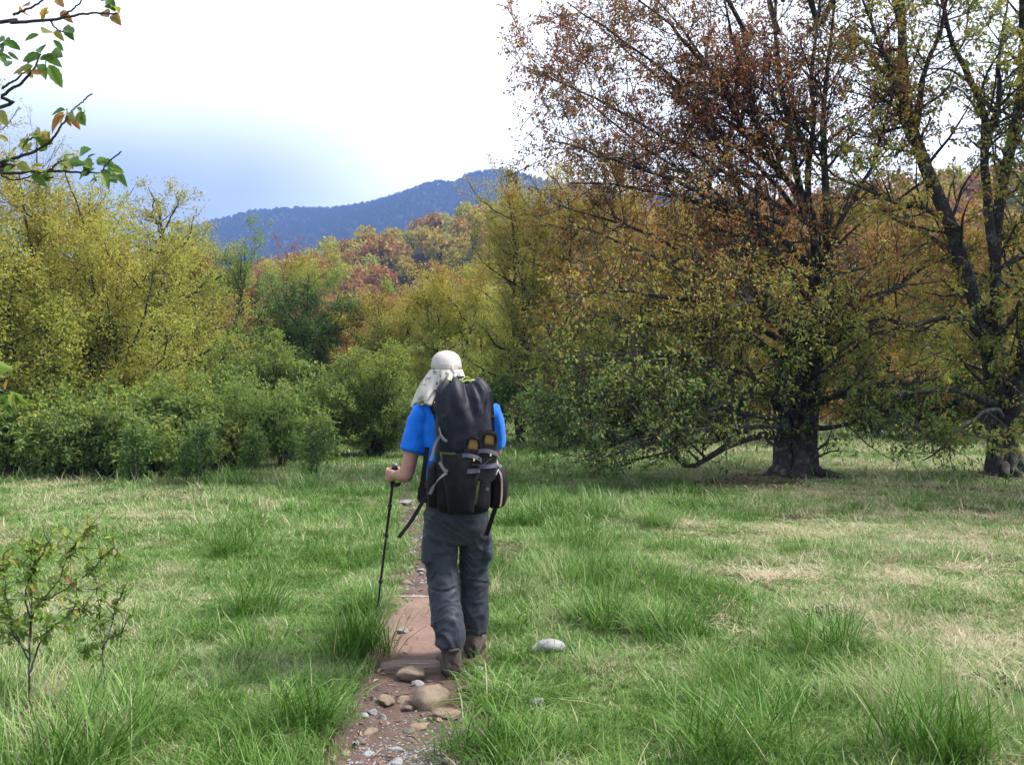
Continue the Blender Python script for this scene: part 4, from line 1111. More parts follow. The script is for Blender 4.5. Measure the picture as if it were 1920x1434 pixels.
def near_leaf_material():
    m, n, b, o = mat("near_leaf")
    t = N(n, "ShaderNodeAttribute"); t.attribute_type = 'OBJECT'; t.attribute_name = "tint"
    tcn = N(n, "ShaderNodeTexCoord")
    nz = noise_node(n, 40.0, 4.0, .6, coord=tcn.outputs["Object"])
    ma = N(n, "ShaderNodeMath", operation='MULTIPLY_ADD'); ma.inputs[1].default_value = .22
    n.links.new(nz.outputs["Fac"], ma.inputs[0]); n.links.new(t.outputs["Fac"], ma.inputs[2])
    r = ramp(n, [(0.0, (0.050, 0.120, 0.036)), (0.22, (0.110, 0.220, 0.036)), (0.44, (0.22, 0.31, 0.040)), (0.62, (0.36, 0.26, 0.040)), (0.82, (0.38, 0.16, 0.050)), (1.0, (0.24, 0.11, 0.080))], ma.outputs[0])
    # veins running from the midrib
    wv = N(n, "ShaderNodeTexWave", Scale=60.0, Distortion=2.0); wv.bands_direction = 'DIAGONAL'
    n.links.new(tcn.outputs["Object"], wv.inputs["Vector"])
    bp = N(n, "ShaderNodeBump", Strength=.25, Distance=.002)
    n.links.new(wv.outputs["Fac"], bp.inputs["Height"]); n.links.new(bp.outputs[0], b.inputs["Normal"])
    n.links.new(r.outputs[0], b.inputs["Base Color"])
    b.inputs["Roughness"].default_value = .35
    tr = N(n, "ShaderNodeBsdfTranslucent"); n.links.new(r.outputs[0], tr.inputs["Color"])
    mix = N(n, "ShaderNodeMixShader", Fac=.55)
    n.links.new(b.outputs[0], mix.inputs[1]); n.links.new(tr.outputs[0], mix.inputs[2])
    n.links.new(mix.outputs[0], o.inputs["Surface"])
    return m
NEARLEAF = near_leaf_material()
LEAFM = [big_leaf_mesh("leaf", 1.0, .42, .25, 1), big_leaf_mesh("leaf", 1.0, .50, .12, 2), big_leaf_mesh("leaf", 1.0, .38, .38, 3), big_leaf_mesh("leaf", 1.0, .46, -.05, 4)]

def add_leaf(parent, p, d, up, L, tint, k):
    o_ = link("leaf", LEAFM[k % 4], parent=parent)
    d = Vector(d).normalized(); s = Vector(up).cross(d)
    if s.length < 1e-3: s = Vector((1, 0, 0)).cross(d)
    s.normalize(); u = d.cross(s)
    M = Matrix((d, s, u)).transposed().to_4x4()
    M = Matrix.Translation(Vector(p)) @ M @ Matrix.Scale(L, 4)
    o_.matrix_local = M
    o_["tint"] = float(tint)
    return o_

# overhanging tree just left of the frame: its trunk stands beside the photographer, its twigs hang into the picture
OB = np.array((-2.55, 2.0, 0.0))
over = empty("overhanging_tree", OB)
tag(over, "nearby tree whose leafy twigs hang into the top left corner", "tree")
OY = 2.45
def opt(px, py, Y=OY): return P3(px, py, Y) - OB
rg = np.random.default_rng(61)
trk = resample([(0, 0, -.05, .11), (.02, .02, .8, .085), (-.03, .03, 1.7, .075), (.03, .1, 2.4, .06), (.02, .1, 3.3, .04)], 16)
V, Q = tubes(trk[None, :, :3], trk[None, :, 3], 10, rg); link("trunk", np_mesh("trunk", V, Q, mat=BARK), parent=over)
def twig(pts, r0, r1, start=None):
    w = [(*opt(*p), 0) for p in pts]
    if start is not None: w = [(*start, 0)] + w
    w = np.array(w, float); w[:, 3] = np.linspace(r0, r1, len(w))
    c = resample(w, 6 * len(w)); c[:, :3] += rg.normal(0, .0012, (len(c), 3))
    V, Q = tubes(c[None, :, :3], c[None, :, 3], 6, rg)
    link("branch", np_mesh("branch", V, Q, mat=TWIG), parent=over)
    return c
S1, S2, S3 = (.0, .08, 2.25), (.02, .08, 1.95), (-.03, .03, 1.75)
twig([(-60, 45), (20, 40), (100, 33), (160, 22), (215, 24)], .0065, .0022, S1)
twig([(20, 25), (60, 8), (100, -20)], .004, .002)
twig([(90, 33), (100, 50), (115, 58)], .003, .0015)
twig([(110, 30), (140, 8), (160, -15)], .003, .0015)
twig([(-60, 215), (0, 178), (40, 150), (62, 125), (72, 98)], .006, .002, S2)
twig([(0, 165), (30, 145), (58, 122)], .0035, .0018)
twig([(-60, 325), (0, 303), (50, 288), (90, 265), (112, 235), (125, 212)], .0065, .002, S2)
twig([(125, 212), (145, 195), (170, 174)], .0018, .0009)
twig([(-60, 322), (0, 324), (90, 320), (150, 323), (188, 324)], .006, .002, S3)
twig([(90, 320), (105, 305), (113, 300)], .003, .0018)
twig([(188, 318), (205, 300), (226, 283)], .0012, .0008)
twig([(0, 328), (25, 337), (58, 330)], .0028, .0012)
twig([(70, 324), (85, 334), (97, 331)], .0025, .0012)
twig([(-60, 720), (-20, 725), (14, 738)], .004, .0015, (.0, .02, 1.2))
twig([(40, 275), (52, 262), (60, 256)], .0022, .0012)
# leaves: base pixel, tip pixel, hue (0 green .. 0.75 orange), depth offset of the tip
LV = [(70, 62, 40, 70, .1, .0), (75, 60, 102, 50, .62, .02), (100, 55, 108, 66, .7, 0), (118, 52, 138, 62, .05, .02), (120, 45, 128, 68, .1, -.02), (33, 8, 50, 32, .95, .01), (88, 10, 66, 25, .85, .0),
      (100, -8, 118, 14, .78, 0), (110, 18, 128, 36, .85, .01), (198, -5, 212, 18, .2, 0), (205, 10, 232, 4, .6, .02), (190, 18, 206, 36, .95, 0), (208, 24, 225, 48, .72, 0), (212, 0, 222, -18, .15, 0),
      (72, 95, 68, 78, .05, .01), (72, 98, 92, 66, .08, .02), (95, 72, 120, 95, .1, .0), (75, 100, 35, 112, .2, -.02), (70, 110, 100, 98, .25, .02), (95, 92, 133, 118, .2, .0), (80, 100, 108, 118, .3, .02),
      (88, 118, 115, 165, .30, .0), (72, 118, 82, 140, .3, -.02), (60, 122, 20, 140, .5, .0), (40, 128, 68, 145, .65, .01), (5, 75, 35, 90, .08, 0), (10, 95, 32, 110, .1, 0), (-5, 100, 8, 120, .2, 0), (30, 90, 12, 72, .1, 0),
      (120, 205, 90, 212, .15, .0), (118, 208, 84, 240, .85, .0), (122, 214, 133, 238, .8, -.01), (128, 212, 148, 243, .92, .0), (112, 222, 96, 240, .7, .01), (140, 200, 158, 208, .2, .01), (144, 208, 172, 258, .38, .0),
      (50, 255, 20, 262, .55, .0), (55, 252, 42, 270, .45, .02), (62, 250, 74, 266, .1, .0), (75, 252, 90, 260, .85, .0), (72, 258, 82, 272, .3, 0), (48, 268, 44, 288, .6, 0), (30, 275, 12, 288, .6, .0), (90, 275, 72, 290, .3, .02),
      (-5, 205, 8, 235, .55, 0), (-6, 252, 14, 264, .7, 0), (8, 290, 28, 312, .25, .0), (30, 305, 58, 322, .5, .0), (55, 312, 78, 306, .55, .02), (20, 310, 2, 322, .3, .0), (60, 322, 76, 345, .25, 0), (80, 322, 98, 344, .3, 0),
      (113, 300, 98, 295, .55, .01), (115, 298, 124, 310, .05, 0), (118, 296, 133, 278, .08, .0), (135, 295, 146, 308, .05, 0), (148, 290, 158, 274, .0, .01), (155, 300, 168, 312, .3, 0), (160, 300, 168, 282, .2, .02),
      (168, 318, 148, 328, .15, .0), (175, 318, 174, 343, .12, .01), (186, 310, 178, 296, .25, .0), (190, 318, 200, 344, .35, .0), (192, 316, 208, 332, .02, -.01), (200, 310, 236, 322, .22, .0), (205, 318, 222, 354, .15, .01), (180, 300, 198, 302, .2, .01),
      (14, 738, -8, 760, .1, .02), (12, 742, 18, 788, .02, .0), (22, 738, 46, 748, .3, .01), (20, 742, 74, 775, .45, .0), (20, 745, 45, 800, .32, .0), (-10, 680, 18, 695, .3, 0), (10, 732, 12, 710, .95, 0), (-8, 700, 8, 705, .4, 0)]
for q in range(46):                                   # more leaves crowding the same shoots
    s_ = LV[rg.integers(len(LV))]; ang = rg.uniform(0, 6.28); ln = rg.uniform(16, 30)
    x0_, y0_ = s_[0] + rg.normal(0, 9), s_[1] + rg.normal(0, 7)
    LV.append((x0_, y0_, x0_ + ln * math.cos(ang), y0_ + abs(ln * math.sin(ang)) * .9, float(np.clip(s_[4] + rg.normal(0, .12), 0, .95)), rg.normal(0, .04)))
for i, (x0, y0, x1, y1, hu, dz) in enumerate(LV):
    a = opt(x0, y0, OY + rg.uniform(-.05, .05)); bb = opt(x1, y1, OY + dz + rg.uniform(-.06, .06))
    dv = bb - a
    add_leaf(over, a, dv, (rg.normal(0, .4), -1.0, .35 + rg.normal(0, .4)), min(.068, float(np.linalg.norm(dv)) * .92), np.clip(hu * .8 - .06 + rg.normal(0, .05), 0, 1), i)

# two young saplings in the grass at the lower left
def sapling(px, py, label, stems, nleaf, seed, Lf):
    Y = ground_Y(py); B_ = np.array((gx(px, Y), Y, gh(gx(px, Y), Y)))
    root = empty("sapling", B_); tag(root, label, "sapling", "young saplings at the lower left")
    rg = np.random.default_rng(seed)
    cs = []
    for pts, r0, r1 in stems:
        w = np.array([(*(P3(a, b_, Y + dy) - B_), 0) for a, b_, dy in pts], float); w[:, 3] = np.linspace(r0, r1, len(w))
        c = resample(w, 5 * len(w)); c[:, :3] += rg.normal(0, .002, (len(c), 3)); c[0, 2] -= .02 if len(cs) == 0 else 0
        V, Q = tubes(c[None, :, :3], c[None, :, 3], 6, rg)
        link("stem" if not cs else "branch", np_mesh("branch", V, Q, mat=TWIG), parent=root)
        cs.append(c)
    # short side twigs that carry the leaves
    tw = []
    for c in cs:
        k = max(4, int(len(c) * .8))
        for j in rg.integers(int(len(c) * .35), len(c), k):
            d = nrm(rg.normal(0, 1, 3) + np.array((0, 0, .3))); e = c[j, :3] + d * rg.uniform(.04, .13)
            tw.append((c[j, :3], e))
    for a, e in tw:
        Pq = np.stack([a, (a + e) / 2 + rg.normal(0, .006, 3), e])[None]
        V, Q = tubes(Pq, np.array([[.0022, .0016, .001]]), 4, rg); link("twig", np_mesh("twig", V, Q, mat=TWIG), parent=root)
    for i in range(nleaf):
        if rg.uniform() < .65:
            a, e = tw[rg.integers(len(tw))]; p = a + (e - a) * rg.uniform(.4, 1)
        else:
            c = cs[rg.integers(len(cs))]; p = c[rg.integers(int(len(c) * .4), len(c)), :3]
        d = nrm(rg.normal(0, .8, 3) + np.array((0, 0, -.1)))
        hgt = p[2] / .9
        add_leaf(root, p, d, (rg.normal(0, .5), rg.normal(0, .5) - .3, 1.0), Lf * rg.uniform(.65, 1.2), np.clip(.14 + .24 * hgt * rg.uniform(.2, 1.3) + (rg.uniform() < .04) * .3, 0, .7), i)
    return root
sapling(60, 1345, "bushy young sapling with many stems at lower left edge", [
    ([(60, 1345, 0), (58, 1290, 0), (58, 1240, .0), (60, 1170, .03), (75, 1130, .02), (110, 1090, .0), (130, 1040, -.03), (150, 1010, -.05), (170, 985, -.08)], .0055, .0012),
    ([(60, 1260, 0), (75, 1210, -.04), (95, 1180, -.08), (130, 1150, -.12), (150, 1125, -.15)], .005, .0015),
    ([(58, 1240, 0), (40, 1200, .04), (20, 1160, .08), (-5, 1120, .1)], .005, .0015),
    ([(60, 1160, .02), (50, 1110, .05), (75, 1050, .08), (100, 1000, .1)], .005, .0012),
    ([(75, 1130, .02), (130, 1100, .05), (180, 1060, .08), (215, 1025, .1)], .004, .0012),
    ([(58, 1220, .0), (30, 1190, -.06), (12, 1100, -.1), (8, 1040, -.12)], .004, .0012),
    ([(60, 1200, .02), (62, 1130, .07), (60, 1070, .1), (62, 1010, .12)], .004, .0012)], 680, 71, .044)
sapling(198, 1335, "single-stemmed young sapling rising from the tall grass at lower left", [
    ([(198, 1335, 0), (198, 1280, 0), (195, 1230, 0), (192, 1180, 0), (186, 1120, 0), (180, 1065, 0)], .0045, .001),
    ([(193, 1205, 0), (215, 1190, .03), (235, 1185, .05)], .003, .001),
    ([(197, 1215, 0), (212, 1170, -.03), (222, 1130, -.05), (232, 1110, -.06)], .003, .001),
    ([(195, 1225, 0), (175, 1222, -.04), (155, 1220, -.06)], .0025, .001),
    ([(188, 1150, 0), (165, 1145, .02), (150, 1140, .03)], .0025, .001)], 210, 72, .040)

# ================================================================== STONES AND TIMBER ON THE PATH
def stone_material(name, c1, c2, rough=.8):
    m, n, b, o = mat(name)
    geo = N(n, "ShaderNodeNewGeometry")
    t = noise_node(n, 14.0, 6.0, .65, coord=geo.outputs["Position"]); t2 = noise_node(n, 90.0, 5.0, .7, coord=geo.outputs["Position"])
    mx_ = N(n, "ShaderNodeMixRGB", Fac=.4); n.links.new(t.outputs["Fac"], mx_.inputs["Color1"]); n.links.new(t2.outputs["Fac"], mx_.inputs["Color2"])
    r = ramp(n, [(.34, c1), (.66, c2)], mx_.outputs[0]); n.links.new(r.outputs[0], b.inputs["Base Color"])
    b.inputs["Roughness"].default_value = rough
    bp = N(n, "ShaderNodeBump", Strength=.6, Distance=.006); n.links.new(mx_.outputs[0], bp.inputs["Height"]); n.links.new(bp.outputs[0], b.inputs["Normal"])
    return m
ST_TAN = stone_material("sandy_stone", (.095, .068, .046), (.22, .165, .115))
ST_GREY = stone_material("grey_stone", (.12, .12, .13), (.33, .33, .34))
ST_PALE = stone_material("pale_stone", (.12, .12, .12), (.30, .30, .29))
ST_DARK = stone_material("dark_stone", (.055, .042, .038), (.15, .115, .10))
ST_PINK = stone_material("pink_stone", (.13, .085, .062), (.27, .18, .135))

def stone_mesh(name, dims, seed, mt, sub=3, cuts=7, rough_=.16):
    """an irregular stone: a ball knocked flat by random planes, then roughened"""
    rg = np.random.default_rng(seed)
    bm = bmesh.new(); bmesh.ops.create_icosphere(bm, subdivisions=sub, radius=1.0)
    pl = [(nrm(rg.normal(size=3)), rg.uniform(.50, .86)) for _ in range(cuts + 4)]
    for v in bm.verts:
        p = np.array(v.co)
        for nn_, dd in pl:
            e = p @ nn_ - dd
            if e > 0: p = p - nn_ * e * .93
        k = 1.25 + rough_ * 1.4 * mnoise.noise(Vector(p * 1.7 + seed)) + .06 * mnoise.noise(Vector(p * 5 + seed)) + .03 * mnoise.noise(Vector(p * 13 + seed))
        v.co = Vector((p[0] * dims[0] * k, p[1] * dims[1] * k, p[2] * dims[2] * k))
    return bm_mesh(name, bm, mt)

def stone(px, py, w, d, h, mt, label, seed, rz=0.0, sink=.25, on_path=True, tilt=(0, 0), name="stone", cat="stone", group="stones on the path"):
    Y = ground_Y(py); x = gx(px, Y)
    z = path_z(x, Y) if on_path else gh(x, Y)
    Y = FPX * (CAM_H - z) / (py - HOR); x = gx(px, Y)
    z = path_z(x, Y) if on_path else gh(x, Y)
    o_ = link(name, stone_mesh(name, (w / 2, d / 2, h / 2), seed, mt), loc=(x, Y + d * .3, z + h * (.5 - sink)))
    o_.rotation_euler = (tilt[0], tilt[1], rz)
    return tag(o_, label, cat, group)
stone(811, 1322, .175, .19, .105, ST_TAN, "largest rounded tan stone in the middle of the path", 3, .2, .12, tilt=(.18, -.12))
stone(768, 1277, .150, .12, .085, ST_TAN, "brown stone at left path edge below the timber step", 5, .3, .2)
stone(723, 1322, .072, .08, .055, ST_TAN, "small upright brown stone at left edge of the path", 7, .9, .15, tilt=(.2, .3))
stone(835, 1345, .13, .075, .04, ST_PINK, "flat pinkish stone just below the largest stone", 9, -.1, .2)
stone(785, 1366, .10, .07, .03, ST_PINK, "flat pale pink stone half sunk in the dirt", 11, .2, .3)
stone(765, 1327, .065, .06, .04, ST_DARK, "dark angular stone left of the largest stone", 13, .5, .3)
stone(718, 1343, .042, .04, .03, ST_PALE, "small pale stone at left path edge below the upright stone", 15, 0, .2)
stone(878, 1296, .12, .06, .04, ST_DARK, "dark flat stone at right path edge right of the largest stone", 17, -.15, .25)
stone(896, 1262, .072, .07, .05, ST_GREY, "grey stone at right path edge beside the hiker's boot", 19, .3, .25)
stone(755, 1186, .066, .05, .042, ST_PALE, "small grey white rock on the flat path left of hiker's leg", 21, .4, .15, tilt=(0, .3))
stone(700, 1335, .045, .04, .03, ST_GREY, "small grey stone tucked in grass at left path edge", 23, .1, .3)
stone(684, 1340, .04, .04, .025, ST_GREY, "smallest bluish stone in the grass left of the path", 25, .8, .3)
stone(670, 1394, .028, .026, .022, ST_PALE, "small round white stone at left edge near the bottom", 27, .2, .2)
stone(845, 1432, .10, .05, .035, ST_DARK, "dark stone at the very bottom of the path", 29, -.5, .25)
stone(790, 1352, .05, .04, .022, ST_DARK, "flat dark chip between the pink stone and the largest stone", 31, .2, .3)
stone(868, 1352, .06, .045, .02, ST_DARK, "flat dark chip right of the flat pinkish stone", 33, .4, .3)
stone(742, 1429, .055, .05, .025, ST_PALE, "biggest pale chip among the gravel at the bottom", 35, .4, .25)
stone(1022, 1222, .21, .15, .10, ST_PALE, "white rock half buried in grass right of the hiker", 45, .1, .30, False, group="rocks in the grass", name="rock", cat="rock")
stone(1002, 1322, .09, .07, .05, ST_PALE, "small white rock in grass right of the large round stone", 39, .1, .25, False, group="rocks in the grass", name="rock", cat="rock")
stone(765, 946, .30, .25, .07, ST_PALE, "flat pale slab on the far path left of the hiker's hip", 41, .2, .2)
stone(783, 957, .14, .12, .07, ST_PINK, "pinkish stone on far path beside the flat pale slab", 43, .6, .2)
stone(776, 1012, .09, .07, .03, ST_PALE, "pale chip on the far path between strap and trousers", 45, .6, .3)
stone(768, 1065, .09, .06, .025, ST_GREY, "grey chip on the far path left of hiker's thigh", 47, .3, .3)
stone(790, 1072, .07, .06, .025, ST_PALE, "pale chip on the far path touching the trouser edge", 49, .1, .3)
rg = np.random.default_rng(97)
half = []
for i in range(26):                                     # half-buried stones poking out of the dirt
    py = rg.uniform(1262, 1425) if i < 15 else rg.uniform(975, 1105)
    Yq = ground_Y(py); px = 960 + (path_x(Yq) + rg.uniform(-.85, .85) * path_w(Yq)) * FPX / Yq; s_ = rg.uniform(.035, .075) * (1.25 if i >= 15 else 1)
    half.append((py, px, s_, rg.uniform(.6, .9), i % 4, "near path" if i < 15 else "far path beyond the pale board", 200 + i, rg.uniform(0, 3)))
half = [h for h in half if not (abs(h[1] - 811) < 38 and abs(h[0] - 1315) < 30)]
for h in half:
    same = sorted([q for q in half if q[4:6] == h[4:6]], reverse=True); nth = ORD[same.index(h)]
    stone(h[1], h[0], h[2], h[2] * h[3], h[2] * .5, (ST_DARK, ST_TAN, ST_GREY, ST_PINK)[h[4]], nth + " nearest of the half-buried " + ("dark", "tan", "grey", "pinkish")[h[4]] + " stones on the " + h[5], h[6], h[7], .42)
# loose gravel: too small and too many to count
rg = np.random.default_rng(15)
bm = bmesh.new(); bmesh.ops.create_icosphere(bm, subdivisions=1, radius=1.0)
icoV = np.array([v.co[:] for v in bm.verts]); icoT = np.array([[v.index for v in f.verts] for f in bm.faces]); bm.free()
def gravel(name, label, n_, fn, smin, smax, mt):
    g = Geo()
    for i in range(n_):
        px, py = fn(); Y = ground_Y(py); x = gx(px, Y)
        if abs(x - path_x(Y)) > path_w(Y) * 1.05: continue
        s = rg.uniform(smin, smax) * (1.5 if rg.uniform() < .1 else 1)
        v = icoV * (1 + rg.uniform(-.25, .25, (12 if len(icoV) == 12 else len(icoV), 1))) * np.array((s, s * rg.uniform(.6, 1), s * rg.uniform(.35, .6)))
        a = rg.uniform(0, 6.28); c_, s_ = math.cos(a), math.sin(a)
        v = v @ np.array(((c_, s_, 0), (-s_, c_, 0), (0, 0, 1))).T + np.array((x, Y, path_z(x, Y) + s * .15))
        g.add(v, None, icoT)
    o_ = link(name, g.mesh(name, mt, smooth=False)); return tag(o_, label, "gravel", kind="stuff")
gravel("pale_gravel", "loose pale gravel on the path at the bottom", 330, lambda: (rg.normal(762, 38), rg.normal(1412, 26)), .0035, .0095, ST_PALE)
gravel("grey_gravel", "loose blue grey gravel scattered along the near path", 700, lambda: (rg.uniform(650, 910), 1434 - abs(rg.normal(0, 70))), .002, .0075, ST_GREY)
gravel("dark_gravel", "dark grit scattered over the near path", 600, lambda: (rg.uniform(660, 910), rg.uniform(1255, 1440)), .002, .008, ST_DARK)
gravel("far_gravel", "grey chips scattered over the far path", 150, lambda: (rg.normal(775, 22), rg.uniform(945, 1110)), .006, .018, ST_GREY)

# timber edging of the trail steps
m, n, b, o = mat("weathered_timber")
geo = N(n, "ShaderNodeNewGeometry"); mpn = N(n, "ShaderNodeMapping"); mpn.inputs["Scale"].default_value = (3, 40, 40)
n.links.new(geo.outputs["Position"], mpn.inputs[0]); t = noise_node(n, 1.5, 6.0, .65, coord=mpn.outputs[0])
r = ramp(n, [(.32, (.075, .052, .045)), (.52, (.16, .115, .10)), (.7, (.30, .235, .21))], t.outputs["Fac"]); n.links.new(r.outputs[0], b.inputs["Base Color"]); b.inputs["Roughness"].default_value = .85
bp = N(n, "ShaderNodeBump", Strength=.7, Distance=.008); n.links.new(t.outputs["Fac"], bp.inputs["Height"]); n.links.new(bp.outputs[0], b.inputs["Normal"])
TIMBER = m
def timber(name, x0, x1, y, z, d, h, label, seed, slope=0.0, mt=TIMBER, yaw=0.0):
    rg = np.random.default_rng(seed); K = 26; g = []
    prof = [(-.5, -.5), (.5, -.5), (.5, .25), (.40, .45), (.0, .5), (-.40, .46), (-.5, .25)]
    P_ = []
    for i in range(K):
        t_ = i / (K - 1); x = x0 + (x1 - x0) * t_
        k = .82 + .18 * math.sin(PI * t_) ** .3
        for (a, c_) in prof:
            P_.append((x, y + a * d * k + yaw * (t_ - .5) + .006 * mnoise.noise(Vector((x * 6, a * 3, seed))), z + slope * (t_ - .5) + c_ * h * k + .010 * mnoise.noise(Vector((x * 7, a * 4 + seed, c_ * 4)))))
    S = len(prof); i = np.arange(K * S).reshape(K, S)
    Q = np.stack([i[:-1], np.roll(i, -1, 1)[:-1], np.roll(i, -1, 1)[1:], i[1:]], -1).reshape(-1, 4)
    T = [(0, S - 1 - k, S - 2 - k) for k in range(S - 2)] + [(i[-1, 0], i[-1, k + 1], i[-1, k + 2]) for k in range(S - 2)]
    o_ = link(name, np_mesh(name, np.array(P_) - np.array((x0, y, z)), Q, T, smooth=False, mat=mt), loc=(x0, y, z))
    return tag(o_, label, "timber", "timber steps across the path")
PALEWOOD = simple("pale_sawn_wood", (.22, .18, .155), .8, .25, 25, .3, 90)
timber("timber_step", gx(716, STEP_Y), gx(838, STEP_Y), STEP_Y - .02, -.038, .10, .085, "weathered brown timber step left of the hiker's boot", 3, .012)
timber("timber_step", gx(712, BOARD_Y), gx(905, BOARD_Y), BOARD_Y, -.040, .05, .09, "thin pale timber board across the path behind hiker's shins", 5, 0, PALEWOOD)
timber("timber_step", gx(842, 4.55), gx(925, 4.55), 4.6, -.075, .06, .05, "half buried timber at right path edge beside the largest stone", 7, .0)
# twigs lying on the dirt
for i, (a, b_, c_, d_) in enumerate(((845, 1330, 882, 1318), (762, 1362, 785, 1372), (742, 1290, 790, 1282), (700, 1402, 720, 1388), (808, 1432, 800, 1405))):
    Y0, Y1 = ground_Y(b_), ground_Y(d_); p0 = np.array((gx(a, Y0), Y0, path_z(gx(a, Y0), Y0) + .012)); p1 = np.array((gx(c_, Y1), Y1, path_z(gx(c_, Y1), Y1) + .014))
    w = resample(np.array([(*p0, .0028), (*((p0 + p1) / 2 + (.006, .004, .006)), .0026), (*p1, .0015)]), 8)
    V, Q = tubes(w[None, :, :3] - p0, w[None, :, 3], 5, rg)
    lab = ["pale dead twig on the dirt right of the largest stone", "short dead twig beside the flat pale pink stone", "dead twig lying across the dirt below the timber step", "dead grass stalk on dirt at the left path edge", "curved reddish twig at bottom of the path"][i]
    tag(link("fallen_twig", np_mesh("fallen_twig", V, Q, mat=PALEWOOD if i in (0, 3) else TWIG), loc=p0), lab, "twig", "fallen twigs on the path")
# leaf litter on the bare patches
m, n, b, o = mat("leaf_litter")
at_ = N(n, "ShaderNodeAttribute"); at_.attribute_name = "hue"
r = ramp(n, [(0, (.035, .018, .014)), (.5, (.105, .050, .038)), (.8, (.20, .12, .085)), (1, (.34, .24, .18))], at_.outputs["Fac"]); n.links.new(r.outputs[0], b.inputs["Base Color"]); b.inputs["Roughness"].default_value = .7
LITTER = m
Vs, Ts, Hs, off = [], [], [], 0
for bx_, by_, rx, ry in BARE:
    nn = int(420 * rx * ry / .5) + 60
    a = rg.uniform(0, 6.28, nn); q = np.sqrt(rg.uniform(0, 1, nn)) * 1.1
    x, y = bx_ + rx * q * np.cos(a), by_ + ry * q * np.sin(a)
    p = np.stack([x, y, height(x, y) + .008 + rg.uniform(0, .02, nn)], -1)
    d = nrm(rg.normal(0, 1, (nn, 3)) * np.array((1, 1, .25))); s = nrm(np.cross(d, rg.normal(0, .35, (nn, 3)) + np.array((0, 0, 1)))); nn_ = np.cross(s, d)
    l = rg.uniform(.03, .075, (nn, 1)); w = l * rg.uniform(.15, .3, (nn, 1))
    V = np.stack([p, p + d * l * .45 + s * w + nn_ * w * .4, p + d * l, p + d * l * .45 - s * w + nn_ * w * .4], 1)
    Vs.append(V.reshape(-1, 3)); Ts.append((np.array([(0, 1, 2), (0, 2, 3)])[None] + (np.arange(nn) * 4)[:, None, None]).reshape(-1, 3) + off); off += nn * 4
    Hs.append(np.repeat(rg.uniform(0, 1, nn) ** 1.3, 2))
nn = 900                                                # straw ends and leaf scraps trodden into the path
y = rg.uniform(3.3, 12.5, nn); u = np.sign(rg.normal(size=nn)) * rg.uniform(0, 1, nn) ** .55 * 1.05; x = path_x(y) + u * path_w(y)
p = np.stack([x, y, [path_z(a_, b_) + .007 for a_, b_ in zip(x, y)]], -1)
d = nrm(rg.normal(0, 1, (nn, 3)) * np.array((1, 1, .2))); s = nrm(np.cross(d, rg.normal(0, .3, (nn, 3)) + np.array((0, 0, 1)))); nn_ = np.cross(s, d)
l = rg.uniform(.02, .07, (nn, 1)); w = np.where(rg.uniform(0, 1, (nn, 1)) < .6, .0016, l * .18)
V = np.stack([p, p + d * l * .45 + s * w + nn_ * w * .4, p + d * l, p + d * l * .45 - s * w + nn_ * w * .4], 1)
Vs.append(V.reshape(-1, 3)); Ts.append((np.array([(0, 1, 2), (0, 2, 3)])[None] + (np.arange(nn) * 4)[:, None, None]).reshape(-1, 3) + off); off += nn * 4
Hs.append(np.repeat(rg.uniform(0, 1, nn), 2))
tag(link("leaf_litter", np_mesh("leaf_litter", np.vstack(Vs), None, np.vstack(Ts), {"hue": np.concatenate(Hs)}, smooth=False, mat=LITTER)), "reddish brown dead leaves lying on bare patches in the meadow", "leaf litter", kind="stuff")

# ================================================================== THE HIKER
HX, HYk = -0.318, 5.08                    # where the hiker stands; he faces +Y, away from the camera
HZ0 = -0.03
def loft(g, rings, M=24, cap=True):
    """rings: (center, u-axis half vector, v-axis half vector, exponent); closed superellipse sections"""
    th = np.linspace(0, 2 * PI, M, endpoint=False)
    V = []
    for c, u, v, e in rings:
        cs, sn = np.cos(th), np.sin(th)
        a = np.sign(cs) * np.abs(cs) ** (2 / e); b_ = np.sign(sn) * np.abs(sn) ** (2 / e)
        V.append(np.asarray(c)[None] + a[:, None] * np.asarray(u)[None] + b_[:, None] * np.asarray(v)[None])
    K = len(rings); V = np.vstack(V)
    i = np.arange(K * M).reshape(K, M)
    Q = np.stack([i[:-1], np.roll(i, -1, 1)[:-1], np.roll(i, -1, 1)[1:], i[1:]], -1).reshape(-1, 4)
    T = []
    if cap:
        V = np.vstack([V, np.mean(V[:M], 0)[None], np.mean(V[(K - 1) * M:K * M], 0)[None]])
        for k in range(M):
            T.append((K * M, (k + 1) % M, k)); T.append((K * M + 1, (K - 1) * M + k, (K - 1) * M + (k + 1) % M))
    g.add(V, Q, np.array(T) if T else None)

def limb_rings(pts, e=2.0, flat=1.0):
    """round sections along a polyline of (x,y,z,r[,r2])"""
    P_ = np.array([p[:3] for p in pts], float); T = nrm(np.gradient(P_, axis=0)); out = []
    for i, p in enumerate(pts):
        t = T[i]; ref = np.array((1., 0, 0)) if abs(t[0]) < .85 else np.array((0, 1., 0))
        u = nrm(ref - t * (ref @ t)); v = np.cross(t, u)
        r1 = p[3]; r2 = p[4] if len(p) > 4 else r1 * flat
        out.append((P_[i], u * r1, v * r2, e))
    return out

def smooth_pts(pts, K):
    pts = np.asarray(pts, float); n_ = len(pts); ext = np.vstack([2 * pts[0] - pts[1], pts, 2 * pts[-1] - pts[-2]])
    t = np.linspace(0, n_ - 1 - 1e-6, K); i = t.astype(int); f = (t - i)[:, None]
    p0, p1, p2, p3 = ext[i], ext[i + 1], ext[i + 2], ext[i + 3]
    return 0.5 * ((2 * p1) + (-p0 + p2) * f + (2 * p0 - 5 * p1 + 4 * p2 - p3) * f ** 2 + (-p0 + 3 * p1 - 3 * p2 + p3) * f ** 3)

